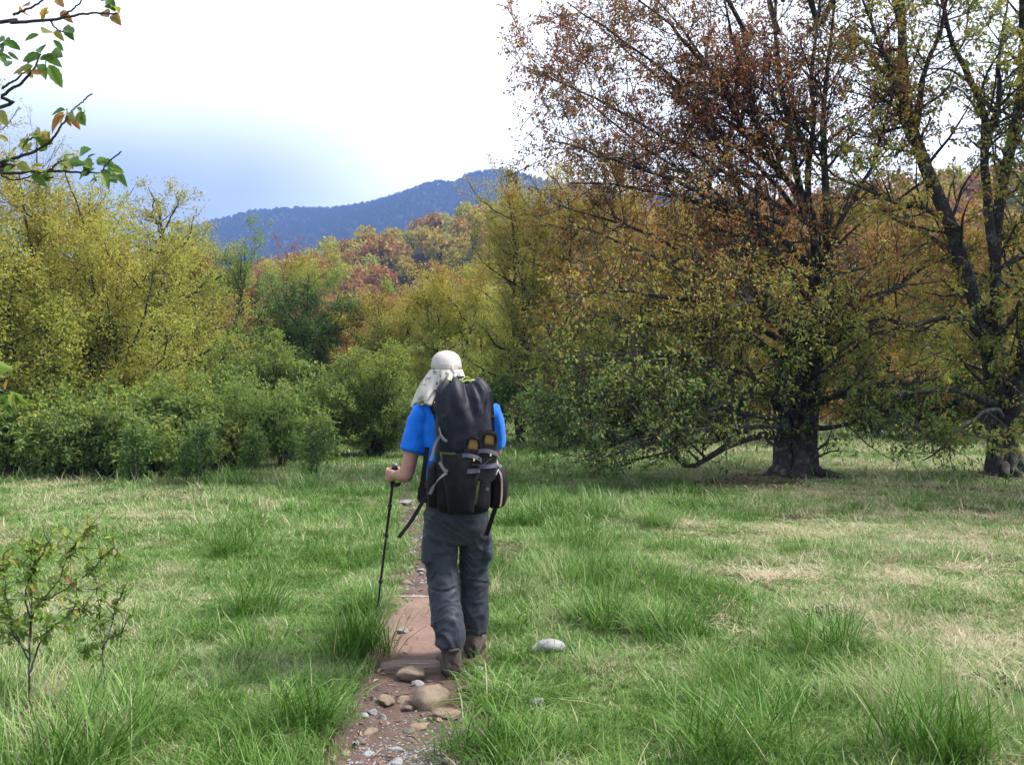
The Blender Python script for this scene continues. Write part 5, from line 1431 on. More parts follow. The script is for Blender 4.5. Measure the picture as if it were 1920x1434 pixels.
def fuse(g, name, voxel, smooth_it=4, decimate=None, matl=None, displace=None):
    """melt overlapping lofts into one continuous skin"""
    me = g.mesh("tmp"); ob = bpy.data.objects.new("tmp", me); COL.objects.link(ob)
    bmx = bmesh.new(); bmx.from_mesh(me); bmesh.ops.recalc_face_normals(bmx, faces=bmx.faces); bmx.to_mesh(me); bmx.free()
    md = ob.modifiers.new("r", 'REMESH'); md.mode = 'VOXEL'; md.voxel_size = voxel
    if smooth_it:
        ms = ob.modifiers.new("s", 'SMOOTH'); ms.iterations = smooth_it; ms.factor = .5
    if decimate:
        dm = ob.modifiers.new("d", 'DECIMATE'); dm.ratio = decimate
    dg = bpy.context.evaluated_depsgraph_get(); dg.update()
    out = bpy.data.meshes.new_from_object(ob.evaluated_get(dg)); out.name = name
    bpy.data.objects.remove(ob, do_unlink=True)
    if displace:
        n_ = len(out.vertices); co = np.zeros(n_ * 3, np.float32); no = np.zeros(n_ * 3, np.float32)
        out.vertices.foreach_get("co", co); out.vertices.foreach_get("normal", no)
        co = co.reshape(-1, 3).astype(float); no = no.reshape(-1, 3)
        co += no * displace(co, no)[:, None]
        out.vertices.foreach_set("co", co.astype(np.float32).ravel()); out.update()
    out.polygons.foreach_set("use_smooth", np.ones(len(out.polygons), bool))
    out.materials.clear()
    if matl: out.materials.append(matl)
    return out

def vnoise(co, sx, sy, sz, seed=0.0):
    return np.array([mnoise.noise(Vector((c[0] * sx + seed, c[1] * sy - seed, c[2] * sz + 2 * seed))) for c in co])
def ridged(co, sx, sy, sz, seed=0.0):
    return 1 - 2 * np.abs(vnoise(co, sx, sy, sz, seed))

def cloth(name, c1, c2, rough, weave=900, sheen=.15, bump=.15, scale=9.0):
    m, n, b, o = mat(name)
    tcn = N(n, "ShaderNodeTexCoord"); t = noise_node(n, scale, 5.0, .6, coord=tcn.outputs["Object"])
    r = ramp(n, [(.33, c1), (.67, c2)], t.outputs["Fac"]); n.links.new(r.outputs[0], b.inputs["Base Color"])
    b.inputs["Roughness"].default_value = rough; b.inputs["Sheen Weight"].default_value = sheen * .4; b.inputs["Specular IOR Level"].default_value = .22
    t2 = noise_node(n, weave, 2.0, .5, coord=tcn.outputs["Object"]); t3 = noise_node(n, 55.0, 4.0, .6, coord=tcn.outputs["Object"])
    ad = N(n, "ShaderNodeMath", operation='MULTIPLY_ADD'); ad.inputs[1].default_value = .25
    n.links.new(t2.outputs["Fac"], ad.inputs[0]); n.links.new(t3.outputs["Fac"], ad.inputs[2])
    bp = N(n, "ShaderNodeBump", Strength=bump, Distance=.004); n.links.new(ad.outputs[0], bp.inputs["Height"]); n.links.new(bp.outputs[0], b.inputs["Normal"])
    return m
SHIRT = cloth("blue_jersey", (.0, .105, .52), (.002, .155, .70), .75, sheen=.3)
PANTS = cloth("grey_nylon", (.023, .027, .036), (.043, .049, .063), .55, sheen=.1)
SLATE = cloth("slate_nylon", (.004, .005, .011), (.010, .012, .022), .55, sheen=.1, bump=.25)
BLACK = cloth("black_nylon", (.0015, .0015, .0025), (.005, .005, .008), .7, sheen=.03)
OLIVE = cloth("olive_nylon", (.045, .060, .014), (.085, .105, .028), .5)
LIME = cloth("lime_cord", (.28, .36, .07), (.42, .50, .14), .6)
STRAPG = cloth("grey_webbing", (.13, .13, .14), (.22, .22, .23), .7)
BOOTM = cloth("muddy_leather", (.030, .022, .019), (.085, .062, .052), .8, bump=.5, scale=30)
RUBBER = cloth("black_rubber", (.008, .008, .009), (.022, .021, .022), .55)
SANDAL = cloth("grey_webbing_dark", (.055, .052, .075), (.10, .095, .13), .7)
TAN = cloth("tan_leather", (.22, .115, .035), (.34, .19, .065), .6)
PINKS = cloth("tan_trim", (.50, .33, .24), (.66, .46, .35), .6)
METAL = simple("black_metal", (.012, .012, .013), .35, .2, 60, metallic=.0)
SKIN = simple("skin", (.36, .185, .135), .5, .12, 35, .12, 260)
HAIRM = simple("brown_hair", (.06, .04, .03), .7, .3, 80)
WHITE = cloth("white_tab", (.55, .55, .55), (.75, .75, .75), .6)
# sun hat: pale linen, the cape printed with small dark sprigs
HATM = cloth("hat_linen", (.33, .30, .27), (.44, .41, .375), .85, sheen=.2)
m, n, b, o = mat("printed_linen")
tcn = N(n, "ShaderNodeTexCoord"); t = noise_node(n, 42.0, 3.0, .5, coord=tcn.outputs["Object"]); r = ramp(n, [(.54, (0, 0, 0)), (.58, (1, 1, 1))], t.outputs["Fac"])
t2 = noise_node(n, 9.0, 2.0, .5, coord=tcn.outputs["Object"]); r2 = ramp(n, [(.45, (0, 0, 0)), (.55, (1, 1, 1))], t2.outputs["Fac"])
mm = N(n, "ShaderNodeMixRGB", blend_type='MULTIPLY', Fac=1.0); n.links.new(r.outputs[0], mm.inputs["Color1"]); n.links.new(r2.outputs[0], mm.inputs["Color2"])
mc = N(n, "ShaderNodeMixRGB"); mc.inputs["Color1"].default_value = (.46, .43, .385, 1); mc.inputs["Color2"].default_value = (.17, .16, .15, 1)
n.links.new(mm.outputs[0], mc.inputs["Fac"]); n.links.new(mc.outputs[0], b.inputs["Base Color"]); b.inputs["Roughness"].default_value = .85
PRINT = m

HOME = (HX, HYk, HZ0)
# skeleton, metres relative to the hiker's place (x right, y forward, z up)
HIPZ = .93
LEGL = [(-.083, .0, HIPZ), (-.080, .0, .52), (-.030, -.070, .112)]
LEGR = [(.083, .02, HIPZ), (.096, .11, .52), (.088, .165, .115)]
SHL, ELL, WRL = (-.205, .0, 1.455), (-.288, -.04, 1.105), (-.378, .175, 1.085)
SHR, ELR, WRR = (.200, .0, 1.455), (.215, .165, 1.23), (.140, .31, 1.34)
HEAD = np.array((-.064, .045, 1.695))
# trekking pole axis: top of the grip and tip
PT = np.array((gx(741, 5.36) - HX, 5.36 - HYk, gz(868, 5.36) - HZ0)); PB = np.array((gx(704, 5.87) - HX, 5.87 - HYk, gz(1176, 5.87) - HZ0))
PA = (PB - PT) / np.linalg.norm(PB - PT)          # axis, pointing down

# ---- body: one skin from head to feet
g = Geo()
loft(g, [((0, .0, .88), (.16, 0, 0), (0, .105, 0), 2.3), ((0, 0, .98), (.165, 0, 0), (0, .11, 0), 2.3), ((-.002, .005, 1.10), (.15, 0, 0), (0, .10, 0), 2.2), ((-.005, .01, 1.25), (.165, 0, 0), (0, .11, 0), 2.2),
         ((-.01, .01, 1.38), (.18, 0, 0), (0, .11, 0), 2.2), ((-.015, .01, 1.46), (.16, 0, 0), (0, .085, 0), 2.1), ((-.025, .015, 1.50), (.085, 0, 0), (0, .07, 0), 2.0), ((-.04, .025, 1.56), (.058, 0, 0), (0, .06, 0), 2), ((-.052, .035, 1.62), (.056, 0, 0), (0, .058, 0), 2)])
hd = HEAD
loft(g, [(hd + (0, .028, -.125), (.030, 0, 0), (0, .030, 0), 2), (hd + (0, .022, -.105), (.050, 0, 0), (0, .062, 0), 2), (hd + (0, .012, -.06), (.066, 0, 0), (0, .086, 0), 2), (hd + (0, .0, -.01), (.075, 0, 0), (0, .097, 0), 2), (hd + (0, -.004, .04), (.077, 0, 0), (0, .099, 0), 2),
         (hd + (0, -.004, .085), (.064, 0, 0), (0, .083, 0), 2), (hd + (0, -.002, .108), (.036, 0, 0), (0, .048, 0), 2), (hd + (0, 0, .117), (.008, 0, 0), (0, .01, 0), 2)])
loft(g, [(hd + (0, .085, .012), (.009, 0, 0), (0, .008, 0), 2), (hd + (0, .099, -.014), (.012, 0, 0), (0, .014, 0), 2), (hd + (0, .104, -.032), (.016, 0, 0), (0, .016, 0), 2), (hd + (0, .092, -.045), (.012, 0, 0), (0, .01, 0), 2)], 10)      # nose
loft(g, [(hd + (0, .082, -.066), (.022, 0, 0), (0, .014, 0), 2), (hd + (0, .086, -.072), (.024, 0, 0), (0, .014, 0), 2), (hd + (0, .080, -.082), (.02, 0, 0), (0, .012, 0), 2)], 10)   # lips
for s in (-1, 1):
    loft(g, [(hd + (s * .074, -.004, -.032), (.008, 0, 0), (0, .012, 0), 2), (hd + (s * .082, -.008, -.008), (.010, 0, 0), (0, .018, 0), 2), (hd + (s * .080, -.006, .018), (.008, 0, 0), (0, .016, 0), 2)], 10)   # ears
for (a, b_, c_) in (LEGL, LEGR):
    a, b_, c_ = map(np.array, (a, b_, c_))
    loft(g, limb_rings([(*a, .085), (*(a * .6 + b_ * .4), .078), (*b_, .056), (*(b_ * .65 + c_ * .35 + (0, -.018, 0)), .055), (*c_, .036), (*(c_ + (0, .0, -.05)), .036)]), 16)
    yw = R(-16) if a[0] < 0 else R(8); fy = np.array((math.sin(yw), math.cos(yw), 0)); fx = np.array((math.cos(yw), -math.sin(yw), 0)); uz = np.array((0, 0, 1.))
    loft(g, [(c_ + fy * -.045 + uz * -.035, fx * .024, uz * .028, 2.2), (c_ + fy * .05 + uz * -.045, fx * .028, uz * .024, 2.2), (c_ + fy * .14 + uz * -.055, fx * .028, uz * .014, 2.2), (c_ + fy * .16 + uz * -.058, fx * .02, uz * .010, 2.2)], 12)
def arm(S_, E_, W_):
    S_, E_, W_ = map(np.array, (S_, E_, W_))
    loft(g, limb_rings([(*(S_ + (0, 0, .01)), .050), (*(S_ * .7 + E_ * .3), .048), (*(S_ * .35 + E_ * .65), .044), (*(E_ * .95 + S_ * .05), .043), (*(E_ + nrm(E_ - S_) * .012), .036), (*(E_ + nrm(E_ - S_) * .028), .018)]), 16)
    d = nrm(W_ - E_); loft(g, limb_rings([(*(E_ - d * .040), .018), (*(E_ - d * .026), .034), (*E_, .043), (*(E_ * .75 + W_ * .25), .044), (*(E_ * .4 + W_ * .6), .035), (*W_, .027), (*(W_ + d * .03), .026)]), 16)
arm(SHL, ELL, WRL); arm(SHR, ELR, WRR)
def fist(W_, E_, C, ax, out_dir, thumb_side):
    """a hand closed round a grip: C point on the grip, ax its axis (down), out_dir side on which the knuckles lie"""
    W_, E_, C = map(np.array, (W_, E_, C))
    o_ = nrm(np.asarray(out_dir, float) - ax * (np.asarray(out_dir) @ ax)); f = np.cross(ax, o_) * thumb_side      # f: away from the wrist
    if f @ (C - W_) < 0: f = -f
    kn = [C + o_ * .040 + f * .004 + ax * (-.033 + .0222 * k) for k in range(4)]
    mid = (kn[1] + kn[2]) / 2
    fw = nrm(mid - W_); sd = nrm(ax - fw * (ax @ fw)); th_ = np.cross(fw, sd)
    loft(g, [(W_ - fw * .005, sd * .026, th_ * .020, 2.2), (W_ * .7 + mid * .3, sd * .034, th_ * .019, 2.3), (W_ * .3 + mid * .7, sd * .040, th_ * .017, 2.4), (mid, sd * .040, th_ * .014, 2.4)], 16)
    Lk = (1.0, 1.08, 1.02, .86)
    for k in range(4):
        q = Lk[k]; c = C + ax * (-.033 + .0222 * k)
        pts = [kn[k] - f * .004, kn[k] + f * .016 * q - o_ * .001, c + o_ * .026 + f * .034 * q, c - o_ * .004 + f * .035 * q, c - o_ * .026 + f * .020, c - o_ * .029 - f * .002]
        loft(g, limb_rings([(*p, r) for p, r in zip(pts, (.0096, .0096, .0092, .009, .0084, .0068))]), 10)
    t0 = W_ * .55 + C * .45 - o_ * .012 - ax * .018
    tp = [t0, C - o_ * .024 - f * .022 - ax * .038, C - o_ * .030 + f * .006 - ax * .044, C - o_ * .010 + f * .030 - ax * .046]
    loft(g, limb_rings([(*p, r) for p, r in zip(tp, (.015, .0125, .0108, .0085))]), 10)
GRIP = PT + PA * .085
fist(WRL, ELL, GRIP, PA, (-.85, -.55, .0), 1)
CR = np.array(WRR) + (-.02, .065, .035)
fist(WRR, ELR, CR, nrm(np.array((.05, -.25, -1.0))), (1, .4, 0), -1)
person = link("person", fuse(g, "person", .0040, 2, .14, SKIN), loc=HOME)
tag(person, "hiker walking away in blue t-shirt, grey trousers and white sun hat, holding a pole", "person")

# ---- shirt
g = Geo()
loft(g, [((0, 0, .985), (.150, 0, 0), (0, .110, 0), 2.4), ((0, 0, 1.02), (.168, 0, 0), (0, .122, 0), 2.4), ((-.002, .003, 1.12), (.172, 0, 0), (0, .120, 0), 2.3), ((-.006, .008, 1.26), (.188, 0, 0), (0, .126, 0), 2.3),
         ((-.010, .010, 1.37), (.205, 0, 0), (0, .124, 0), 2.3), ((-.012, .010, 1.445), (.198, 0, 0), (0, .105, 0), 2.3), ((-.018, .012, 1.495), (.13, 0, 0), (0, .082, 0), 2.1), ((-.028, .016, 1.525), (.074, 0, 0), (0, .070, 0), 2.0)], 36)
def sleeve(S_, E_, t1, r1):
    S_, E_ = np.array(S_), np.array(E_); d = nrm(E_ - S_); inn = S_ + (.06 if S_[0] < 0 else -.06, 0, .0)
    e = S_ + (E_ - S_) * t1
    loft(g, limb_rings([(*(inn + (0, 0, .008)), .072), (*(S_ * .8 + inn * .2 + (0, 0, .005)), .070), (*(S_ + d * .06), .068), (*(S_ * .5 + e * .5), .068), (*(S_ * .15 + e * .85), .069), (*e, r1)]), 24)
sleeve(SHL, ELL, .62, .068); sleeve(SHR, ELR, .80, .068)
def shirt_fold(co, no):
    under = np.exp(-((np.abs(co[:, 0]) - .2) / .06) ** 2)
    w_ = co.copy(); w_[:, 2] += .08 * vnoise(co, 5, 5, 5, 2.0); w_[:, 0] += .3 * co[:, 2]
    return .0055 * (ridged(w_, 11, 11, 4, 3.1) * .5 + .5) ** 3 + .006 * under * (ridged(w_, 22, 11, 13, 1.7) * .5 + .5) ** 2.5 + .0012 * ridged(w_, 34, 34, 16, 5)
link("shirt", fuse(g, "shirt", .0085, 4, None, SHIRT, shirt_fold), parent=person)

# ---- trousers with cargo pockets
g = Geo()
loft(g, [((0, .0, 1.02), (.158, 0, 0), (0, .120, 0), 2.4), ((0, 0, .95), (.168, 0, 0), (0, .128, 0), 2.4), ((0, -.004, .86), (.174, 0, 0), (0, .132, 0), 2.4), ((.0, .0, .79), (.166, 0, 0), (0, .122, 0), 2.3), ((.003, .01, .715), (.125, 0, 0), (0, .10, 0), 2.0)], 36)
L_ = [np.array(p) for p in LEGL]; R__ = [np.array(p) for p in LEGR]
def trouser(A, K_, C, sgn, rings):
    pts = smooth_pts([A + (0, 0, -.02), A * .55 + K_ * .45 + (sgn * .012, 0, 0), K_, K_ * .5 + C * .5 + (0, -.012, 0), C + (0, -.004, .095), C + (0, -.006, .040)], 14)
    rr_ = np.interp(np.linspace(0, 1, 14), np.linspace(0, 1, 6), rings)
    loft(g, limb_rings([(*p, r, r * 1.06) for p, r in zip(pts, rr_)]), 28)
trouser(*L_, -1, (.094, .097, .079, .084, .080, .071)); trouser(*R__, 1, (.094, .094, .080, .083, .077, .069))
# cargo pockets bulge on the outer thighs
for s, A, K_ in ((-1, L_[0], L_[1]), (1, R__[0], R__[1])):
    c0 = A * .42 + K_ * .58 + (s * .080, -.01, 0)
    loft(g, [(c0 + (0, 0, -.085), (.014, 0, 0), (0, .062, 0), 4), (c0 + (s * .008, 0, -.07), (.024, 0, 0), (0, .074, 0), 4), (c0 + (s * .006, 0, .05), (.020, 0, 0), (0, .072, 0), 4), (c0 + (s * .0, 0, .08), (.012, 0, 0), (0, .07, 0), 4)], 20)
def pant_fold(co, no):
    z = co[:, 2]
    low = 1 - sstep(.16, .44, z); knee = np.exp(-((z - .50) / .09) ** 2)
    warp = .06 * vnoise(co, 6, 6, 4, 8.0)
    c2 = co.copy(); c2[:, 2] += warp * 1.6 + .6 * co[:, 0] * np.sin(z * 9 + 1)
    f = .006 * ridged(c2, 8, 8, 9, 1.0) ** 3 + (.015 * low + .008 * knee) * (ridged(c2, 7, 7, 15, 2.4) * .5 + .5) ** 2.6 + .006 * (ridged(c2, 13, 13, 26, 6.4) * .5 + .5) ** 3 + .0015 * vnoise(co, 45, 45, 45, 4.0)
    seam = .004 * np.exp(-((z - .487 - .02 * np.sin(co[:, 0] * 20)) / .006) ** 2) - .004 * np.exp(-((z - .472 - .02 * np.sin(co[:, 0] * 20)) / .006) ** 2)
    vert = .003 * np.exp(-((co[:, 1] + .02) / .01) ** 2)
    return f + seam * (z > .3) + vert
link("trousers", fuse(g, "trousers", .0078, 4, None, PANTS, pant_fold), parent=person)

# ---- boots
def boot(C, yaw, label=None):
    C = np.array(C); z0 = 0.0
    g = Geo()
    ry = np.array((math.sin(yaw), math.cos(yaw), 0)); rx = np.array((math.cos(yaw), -math.sin(yaw), 0)); up = np.array((0, 0, 1.))
    def pt(f, z, s=0): return C * (1, 1, 0) + ry * f + up * z + rx * s
    loft(g, [(pt(-.090, .055), rx * .036, up * .038, 2.6), (pt(-.06, .062), rx * .050, up * .050, 2.6), (pt(.0, .065), rx * .052, up * .050, 2.6), (pt(.07, .058), rx * .050, up * .042, 2.6), (pt(.14, .048), rx * .053, up * .032, 2.6), (pt(.19, .045), rx * .046, up * .028, 2.5), (pt(.215, .042), rx * .026, up * .018, 2.3)], 20)
    loft(g, [(pt(-.015, .05), rx * .052, ry * .076, 2.3), (pt(-.02, .10), rx * .054, ry * .072, 2.2), (pt(-.018, .15), rx * .056, ry * .066, 2.2), (pt(-.016, .185), rx * .058, ry * .066, 2.2)], 20)
    loft(g, limb_rings([(*pt(-.09, .165, s * .03), .010) for s in (-1, 0, 1)]), 8)
    upper = fuse(g, "boot", .006, 3, None, BOOTM, lambda co, no: .002 * ridged(co, 30, 30, 30, 2.) + .0015 * vnoise(co, 90, 90, 90, 1.))
    o_ = link("boot", upper, parent=person)
    g = Geo()
    loft(g, [(pt(.0, .0), ry * .01, rx * .01, 2), ], 4) if False else None
    th = np.linspace(0, 2 * PI, 40, endpoint=False); rings = []
    for z, k in ((.0, .97), (.008, 1.0), (.026, 1.0), (.034, .95)):
        ring = []
        for a in th:
            f = math.cos(a); s = math.sin(a); w = .053 + .010 * max(0, f) - .004 * max(0, -f) - .008 * math.exp(-((f + .15) / .3) ** 2)
            lug = .004 * (1 if int(a * 40 / 6.28) % 2 else -1) if z < .01 else 0
            ring.append(pt(.065 + f * (.155 * k), z + (.012 * max(0, f - .6) * 2 if z < .02 else 0), s * (w * k + lug)))
        rings.append(ring)
    V = np.array(rings).reshape(-1, 3); i = np.arange(160).reshape(4, 40)
    Q = np.stack([i[:-1], np.roll(i, -1, 1)[:-1], np.roll(i, -1, 1)[1:], i[1:]], -1).reshape(-1, 4)
    V = np.vstack([V, V[:40].mean(0), V[120:].mean(0)]); T = [(160, (k + 1) % 40, k) for k in range(40)] + [(161, 120 + k, 120 + (k + 1) % 40) for k in range(40)]
    link("sole", np_mesh("sole", V, Q, T, smooth=False, mat=RUBBER), parent=o_)
    return o_
gl = path_z(HX - .03, HYk - .12) - HZ0; gr = path_z(HX + .09, HYk + .16) - HZ0
bl = boot(LEGL[2], R(-16)); bl.location = (0, 0, max(gl, -.03)); br = boot(LEGR[2], R(8)); br.location = (0, 0, gr)

# ---- sun hat with neck cape
g = Geo(); hc = HEAD + (0, -.002, .0)
loft(g, [(hc + (0, -.002, .010), (.090, 0, 0), (0, .112, 0), 2), (hc + (0, -.003, .04), (.090, 0, 0), (0, .111, 0), 2), (hc + (0, -.004, .075), (.084, 0, 0), (0, .102, 0), 2), (hc + (0, -.003, .10), (.070, 0, 0), (0, .084, 0), 2), (hc + (0, -.002, .118), (.045, 0, 0), (0, .055, 0), 2), (hc + (0, 0, .127), (.012, 0, 0), (0, .014, 0), 2)], 40)
me = g.mesh("hat", HATM)
hat = link("sun_hat", me, parent=person)
# brim at the front
th = np.linspace(R(15), R(165), 24); V, Q = [], []
for k, (e, dz) in enumerate(((.0, .016), (.035, .012), (.075, .002), (.077, -.002), (.035, .008), (.0, .012))):
    for a in th:
        s = math.sin(a) ** .7; V.append(hc + np.array((math.cos(a) * (.088 + e * .5 * s), math.sin(a) * .108 + e * s, dz - .02 * s * (e / .077))))
for k in range(5):
    for j in range(23): Q.append((k * 24 + j, k * 24 + j + 1, (k + 1) * 24 + j + 1, (k + 1) * 24 + j))
link("brim", np_mesh("brim", V, Q, mat=HATM), parent=hat)
# half-moon opening at the back with its gathered tucks, and the adjusting band
V, Q = [], []; A = np.linspace(-1, 1, 25)
for k in range(5):
    t = k / 4
    for a in A:
        ang = R(-82 + a * 27); zz = .030 + .036 * t * math.sqrt(max(0, 1 - a * a * .9)); rr_ = 1.012 + .012 * math.sin(a * 34) * t * (1 - t) * 2.2
        rad = math.sqrt(max(.05, 1 - max(0, (zz - .03) / .10) ** 2 * .30)); V.append(hc + np.array((math.cos(ang) * .091 * rr_ * rad, math.sin(ang) * .112 * rr_ * rad, zz)))
for k in range(4):
    for j in range(24): Q.append((k * 25 + j, k * 25 + j + 1, (k + 1) * 25 + j + 1, (k + 1) * 25 + j))
link("gathered_panel", np_mesh("gathered_panel", V, Q, mat=cloth("hat_panel", (.46, .44, .41), (.58, .56, .53), .85)), parent=hat)
def band(z0, z1, a0, a1, off, name, mt, par, K=30):
    V, Q = [], []
    for a in np.linspace(a0, a1, K):
        for z, o2 in ((z0, off), (z1, off), (z1, off - .003), (z0, off - .003)): V.append(hc + np.array((math.cos(a) * (.091 + o2), math.sin(a) * (.1125 + o2), z)))
    for j in range(K - 1):
        for q in range(4): Q.append((j * 4 + q, j * 4 + (q + 1) % 4, (j + 1) * 4 + (q + 1) % 4, (j + 1) * 4 + q))
    return link(name, np_mesh(name, V, Q, mat=mt, smooth=False), parent=par)
band(.016, .030, R(-125), R(-40), .004, "adjusting_band", cloth("hat_band", (.34, .31, .27), (.44, .41, .37), .8), hat)
band(.013, .033, R(-66), R(-58), .007, "band_slider", cloth("hat_slider", (.50, .47, .43), (.6, .57, .52), .7), hat, 6)
# cape: drapes from the band over neck and shoulders, blown out to the left
V, Q = [], []; NU, NV = 90, 22
for iv in range(NV):
    v = iv / (NV - 1)
    for iu in range(NU):
        u = iu / (NU - 1); a = R(175 + u * 195)              # left temple, round the back, to the right temple
        lf = math.exp(-((u - .10) / .24) ** 2)
        fl = .026 + .058 * lf + .020 * math.exp(-((u - .85) / .2) ** 2)
        fold_ = (.019 * math.sin(u * 27 + 2.2 * math.sin(v * 2 + u * 5)) + .011 * math.sin(u * 58 + 1 + v)) * v ** .8
        ln = .178 + .030 * lf - .02 * math.cos(u * 2 * PI) * .4 + .016 * math.sin(u * 17 + 1) + .008 * math.sin(u * 39)
        ox = .093 + fl * v ** .85 + fold_
        V.append(hc + np.array((math.cos(a) * ox - .020 * lf * v, math.sin(a) * (ox + .020), .014 - ln * (v - .12 * v * lf * math.sin(PI * v)))))
for iv in range(NV - 1):
    for iu in range(NU - 1): a = iv * NU + iu; Q.append((a, a + 1, a + NU + 1, a + NU))
cape = link("neck_cape", np_mesh("neck_cape", V, Q, mat=PRINT), parent=hat)
sm = cape.modifiers.new("thickness", 'SOLIDIFY'); sm.thickness = .0016
# hair showing under the cap, eyes
for s in (-1, 1):
    bmx = bmesh.new(); bmesh.ops.create_uvsphere(bmx, u_segments=10, v_segments=8, radius=.011); link("eye", bm_mesh("eye", bmx, WHITE), parent=person, loc=HEAD + (s * .030, .084, .006))
g = Geo(); loft(g, [(HEAD + (0, -.012, -.07), (.060, 0, 0), (0, .078, 0), 2), (HEAD + (0, -.008, -.02), (.080, 0, 0), (0, .095, 0), 2), (HEAD + (0, -.008, .03), (.082, 0, 0), (0, .098, 0), 2)], 24); link("hair", g.mesh("hair", HAIRM), parent=person)
# watch-less wrist: a thin ring on the left hand
# ---- trekking pole
pole = empty("trekking_pole", tuple(np.array(HOME) + PB)); tag(pole, "black trekking pole held upright in the hiker's left hand", "trekking pole")
def pl(t): return PT + (PB - PT) * t - PB
plen = float(np.linalg.norm(PB - PT))
def pole_part(name, t0, t1, prof, mt, par=None, K=None, S=14):
    ts = np.linspace(t0, t1, len(prof)); P_ = np.array([pl(t) for t in ts])[None]; V, Q = tubes(P_, np.array(prof)[None], S, np.random.default_rng(1))
    c0 = len(V); V = np.vstack([V, P_[0, :1], P_[0, -1:]]); T = [(c0, (k + 1) % S, k) for k in range(S)] + [(c0 + 1, c0 - S + k, c0 - S + (k + 1) % S) for k in range(S)]
    return link(name, np_mesh(name, V, Q, T, mat=mt), parent=par or pole)
cm_ = lambda x: x / (plen * 100)
pole_part("shaft", cm_(12), cm_(52), [.0092] * 4, METAL); pole_part("shaft", cm_(52), cm_(88), [.0080] * 4, METAL); pole_part("shaft", cm_(88), 1 - cm_(4), [.0068] * 4, METAL)
gp_ = pole_part("grip", cm_(2.0), cm_(17), [.013, .0165, .0155, .0165, .0158, .0165, .0155, .014, .012], RUBBER)
pole_part("grip_knob", 0, cm_(2.6), [.010, .0185, .0205, .0205, .018, .013], simple("grip_cap", (.10, .10, .11), .4, .2, 60))
for c in (30, 52, 88): pole_part("lock_collar", cm_(c - 1.6), cm_(c + 1.6), [.010, .0135, .0140, .0135, .010], METAL)
pole_part("basket", 1 - cm_(7.2), 1 - cm_(6.4), [.012, .024, .012], METAL); pole_part("tip", 1 - cm_(4), 1, [.006, .005, .002], simple("steel_tip", (.5, .5, .5), .3, .1, 50, metallic=1.0))
def strap(name, pts, w, th_, mt, par, wdir=(1, 0, 0), K=None):
    """flat webbing ribbon with real thickness along a smooth line"""
    K = K or 6 * len(pts); P_ = smooth_pts(np.array(pts, float), K); T = nrm(np.gradient(P_, axis=0)); wd = np.asarray(wdir, float)
    V, Q = [], []
    for i in range(K):
        s = nrm(wd - T[i] * (wd @ T[i])); nn_ = np.cross(T[i], s)
        for a, b_ in ((-1, -1), (1, -1), (1, 1), (-1, 1)): V.append(P_[i] + s * a * w / 2 + nn_ * b_ * th_ / 2)
    for i in range(K - 1):
        for q in range(4): Q.append((i * 4 + q, i * 4 + (q + 1) % 4, (i + 1) * 4 + (q + 1) % 4, (i + 1) * 4 + q))
    e = (K - 1) * 4; Q += [(3, 2, 1, 0), (e, e + 1, e + 2, e + 3)]
    return link(name, np_mesh(name, V, Q, mat=mt, smooth=False), parent=par)
wz = np.array(WRL) - PB; g0 = pl(cm_(4))
strap("wrist_strap", [g0 + (.012, -.01, 0), g0 + (.045, -.045, -.03), wz + (.030, -.045, .0), wz + (.035, -.030, -.045), wz + (-.01, .0, -.06), pl(cm_(15)) + (.014, -.012, 0)], .022, .002, BLACK, pole, (.3, .2, 1))

# ================================================================== THE BACKPACK
PKY = -.275; PKX = .052
pack = empty("backpack", tuple(np.array(HOME) + (PKX, PKY, .93))); tag(pack, "tall slate and black hiking backpack on the hiker's back", "backpack")
Z0 = -.93
def ring_bag(g, prof, e, fold=None, M=72, lift=None):
    """vertical bag from (z, cx, halfwidth, halfdepth, cy) sections with cloth folds"""
    V = []; th = np.linspace(0, 2 * PI, M, endpoint=False)
    for z, cx, hw, hd_, cy in prof:
        for a in th:
            c_, s_ = math.cos(a), math.sin(a); k = 1 + (fold(a, z) if fold else 0)
            V.append((cx + np.sign(c_) * abs(c_) ** (2 / e) * hw * k, cy + np.sign(s_) * abs(s_) ** (2 / e) * hd_ * k, z + (lift(a, z) if lift else 0)))
    K = len(prof); i = np.arange(K * M).reshape(K, M)
    Q = np.stack([i[:-1], np.roll(i, -1, 1)[:-1], np.roll(i, -1, 1)[1:], i[1:]], -1).reshape(-1, 4)
    V = np.array(V); V = np.vstack([V, V[:M].mean(0), V[-M:].mean(0)])
    T = [(K * M, (k + 1) % M, k) for k in range(M)] + [(K * M + 1, (K - 1) * M + k, (K - 1) * M + (k + 1) % M) for k in range(M)]
    g.add(V, Q, T)
def dens(prof, K):
    prof = np.array(prof, float); return smooth_pts(prof, K)
# main bag (black) z .93 .. 1.29
g = Geo(); pr = dens([(.925, .0, .100, .09, .0), (.94, .0, .132, .12, .0), (.98, .0, .150, .142, .0), (1.08, .0, .154, .150, .0), (1.18, .0, .150, .150, .0), (1.26, .0, .146, .148, .0), (1.30, .0, .142, .144, .0)], 30); pr[:, 0] += Z0
ring_bag(g, pr, 3.0, lambda a, z: .03 * mnoise.noise(Vector((math.cos(a) * 4, math.sin(a) * 4, z * 14))) + .025 * (1 - 2 * abs(mnoise.noise(Vector((math.cos(a) * 5, math.sin(a) * 5, z * 20))))) ** 2 + .006 * math.sin(z * 60 + 3 * math.sin(a)) * .5)
link("main_bag", g.mesh("main_bag", BLACK), parent=pack)
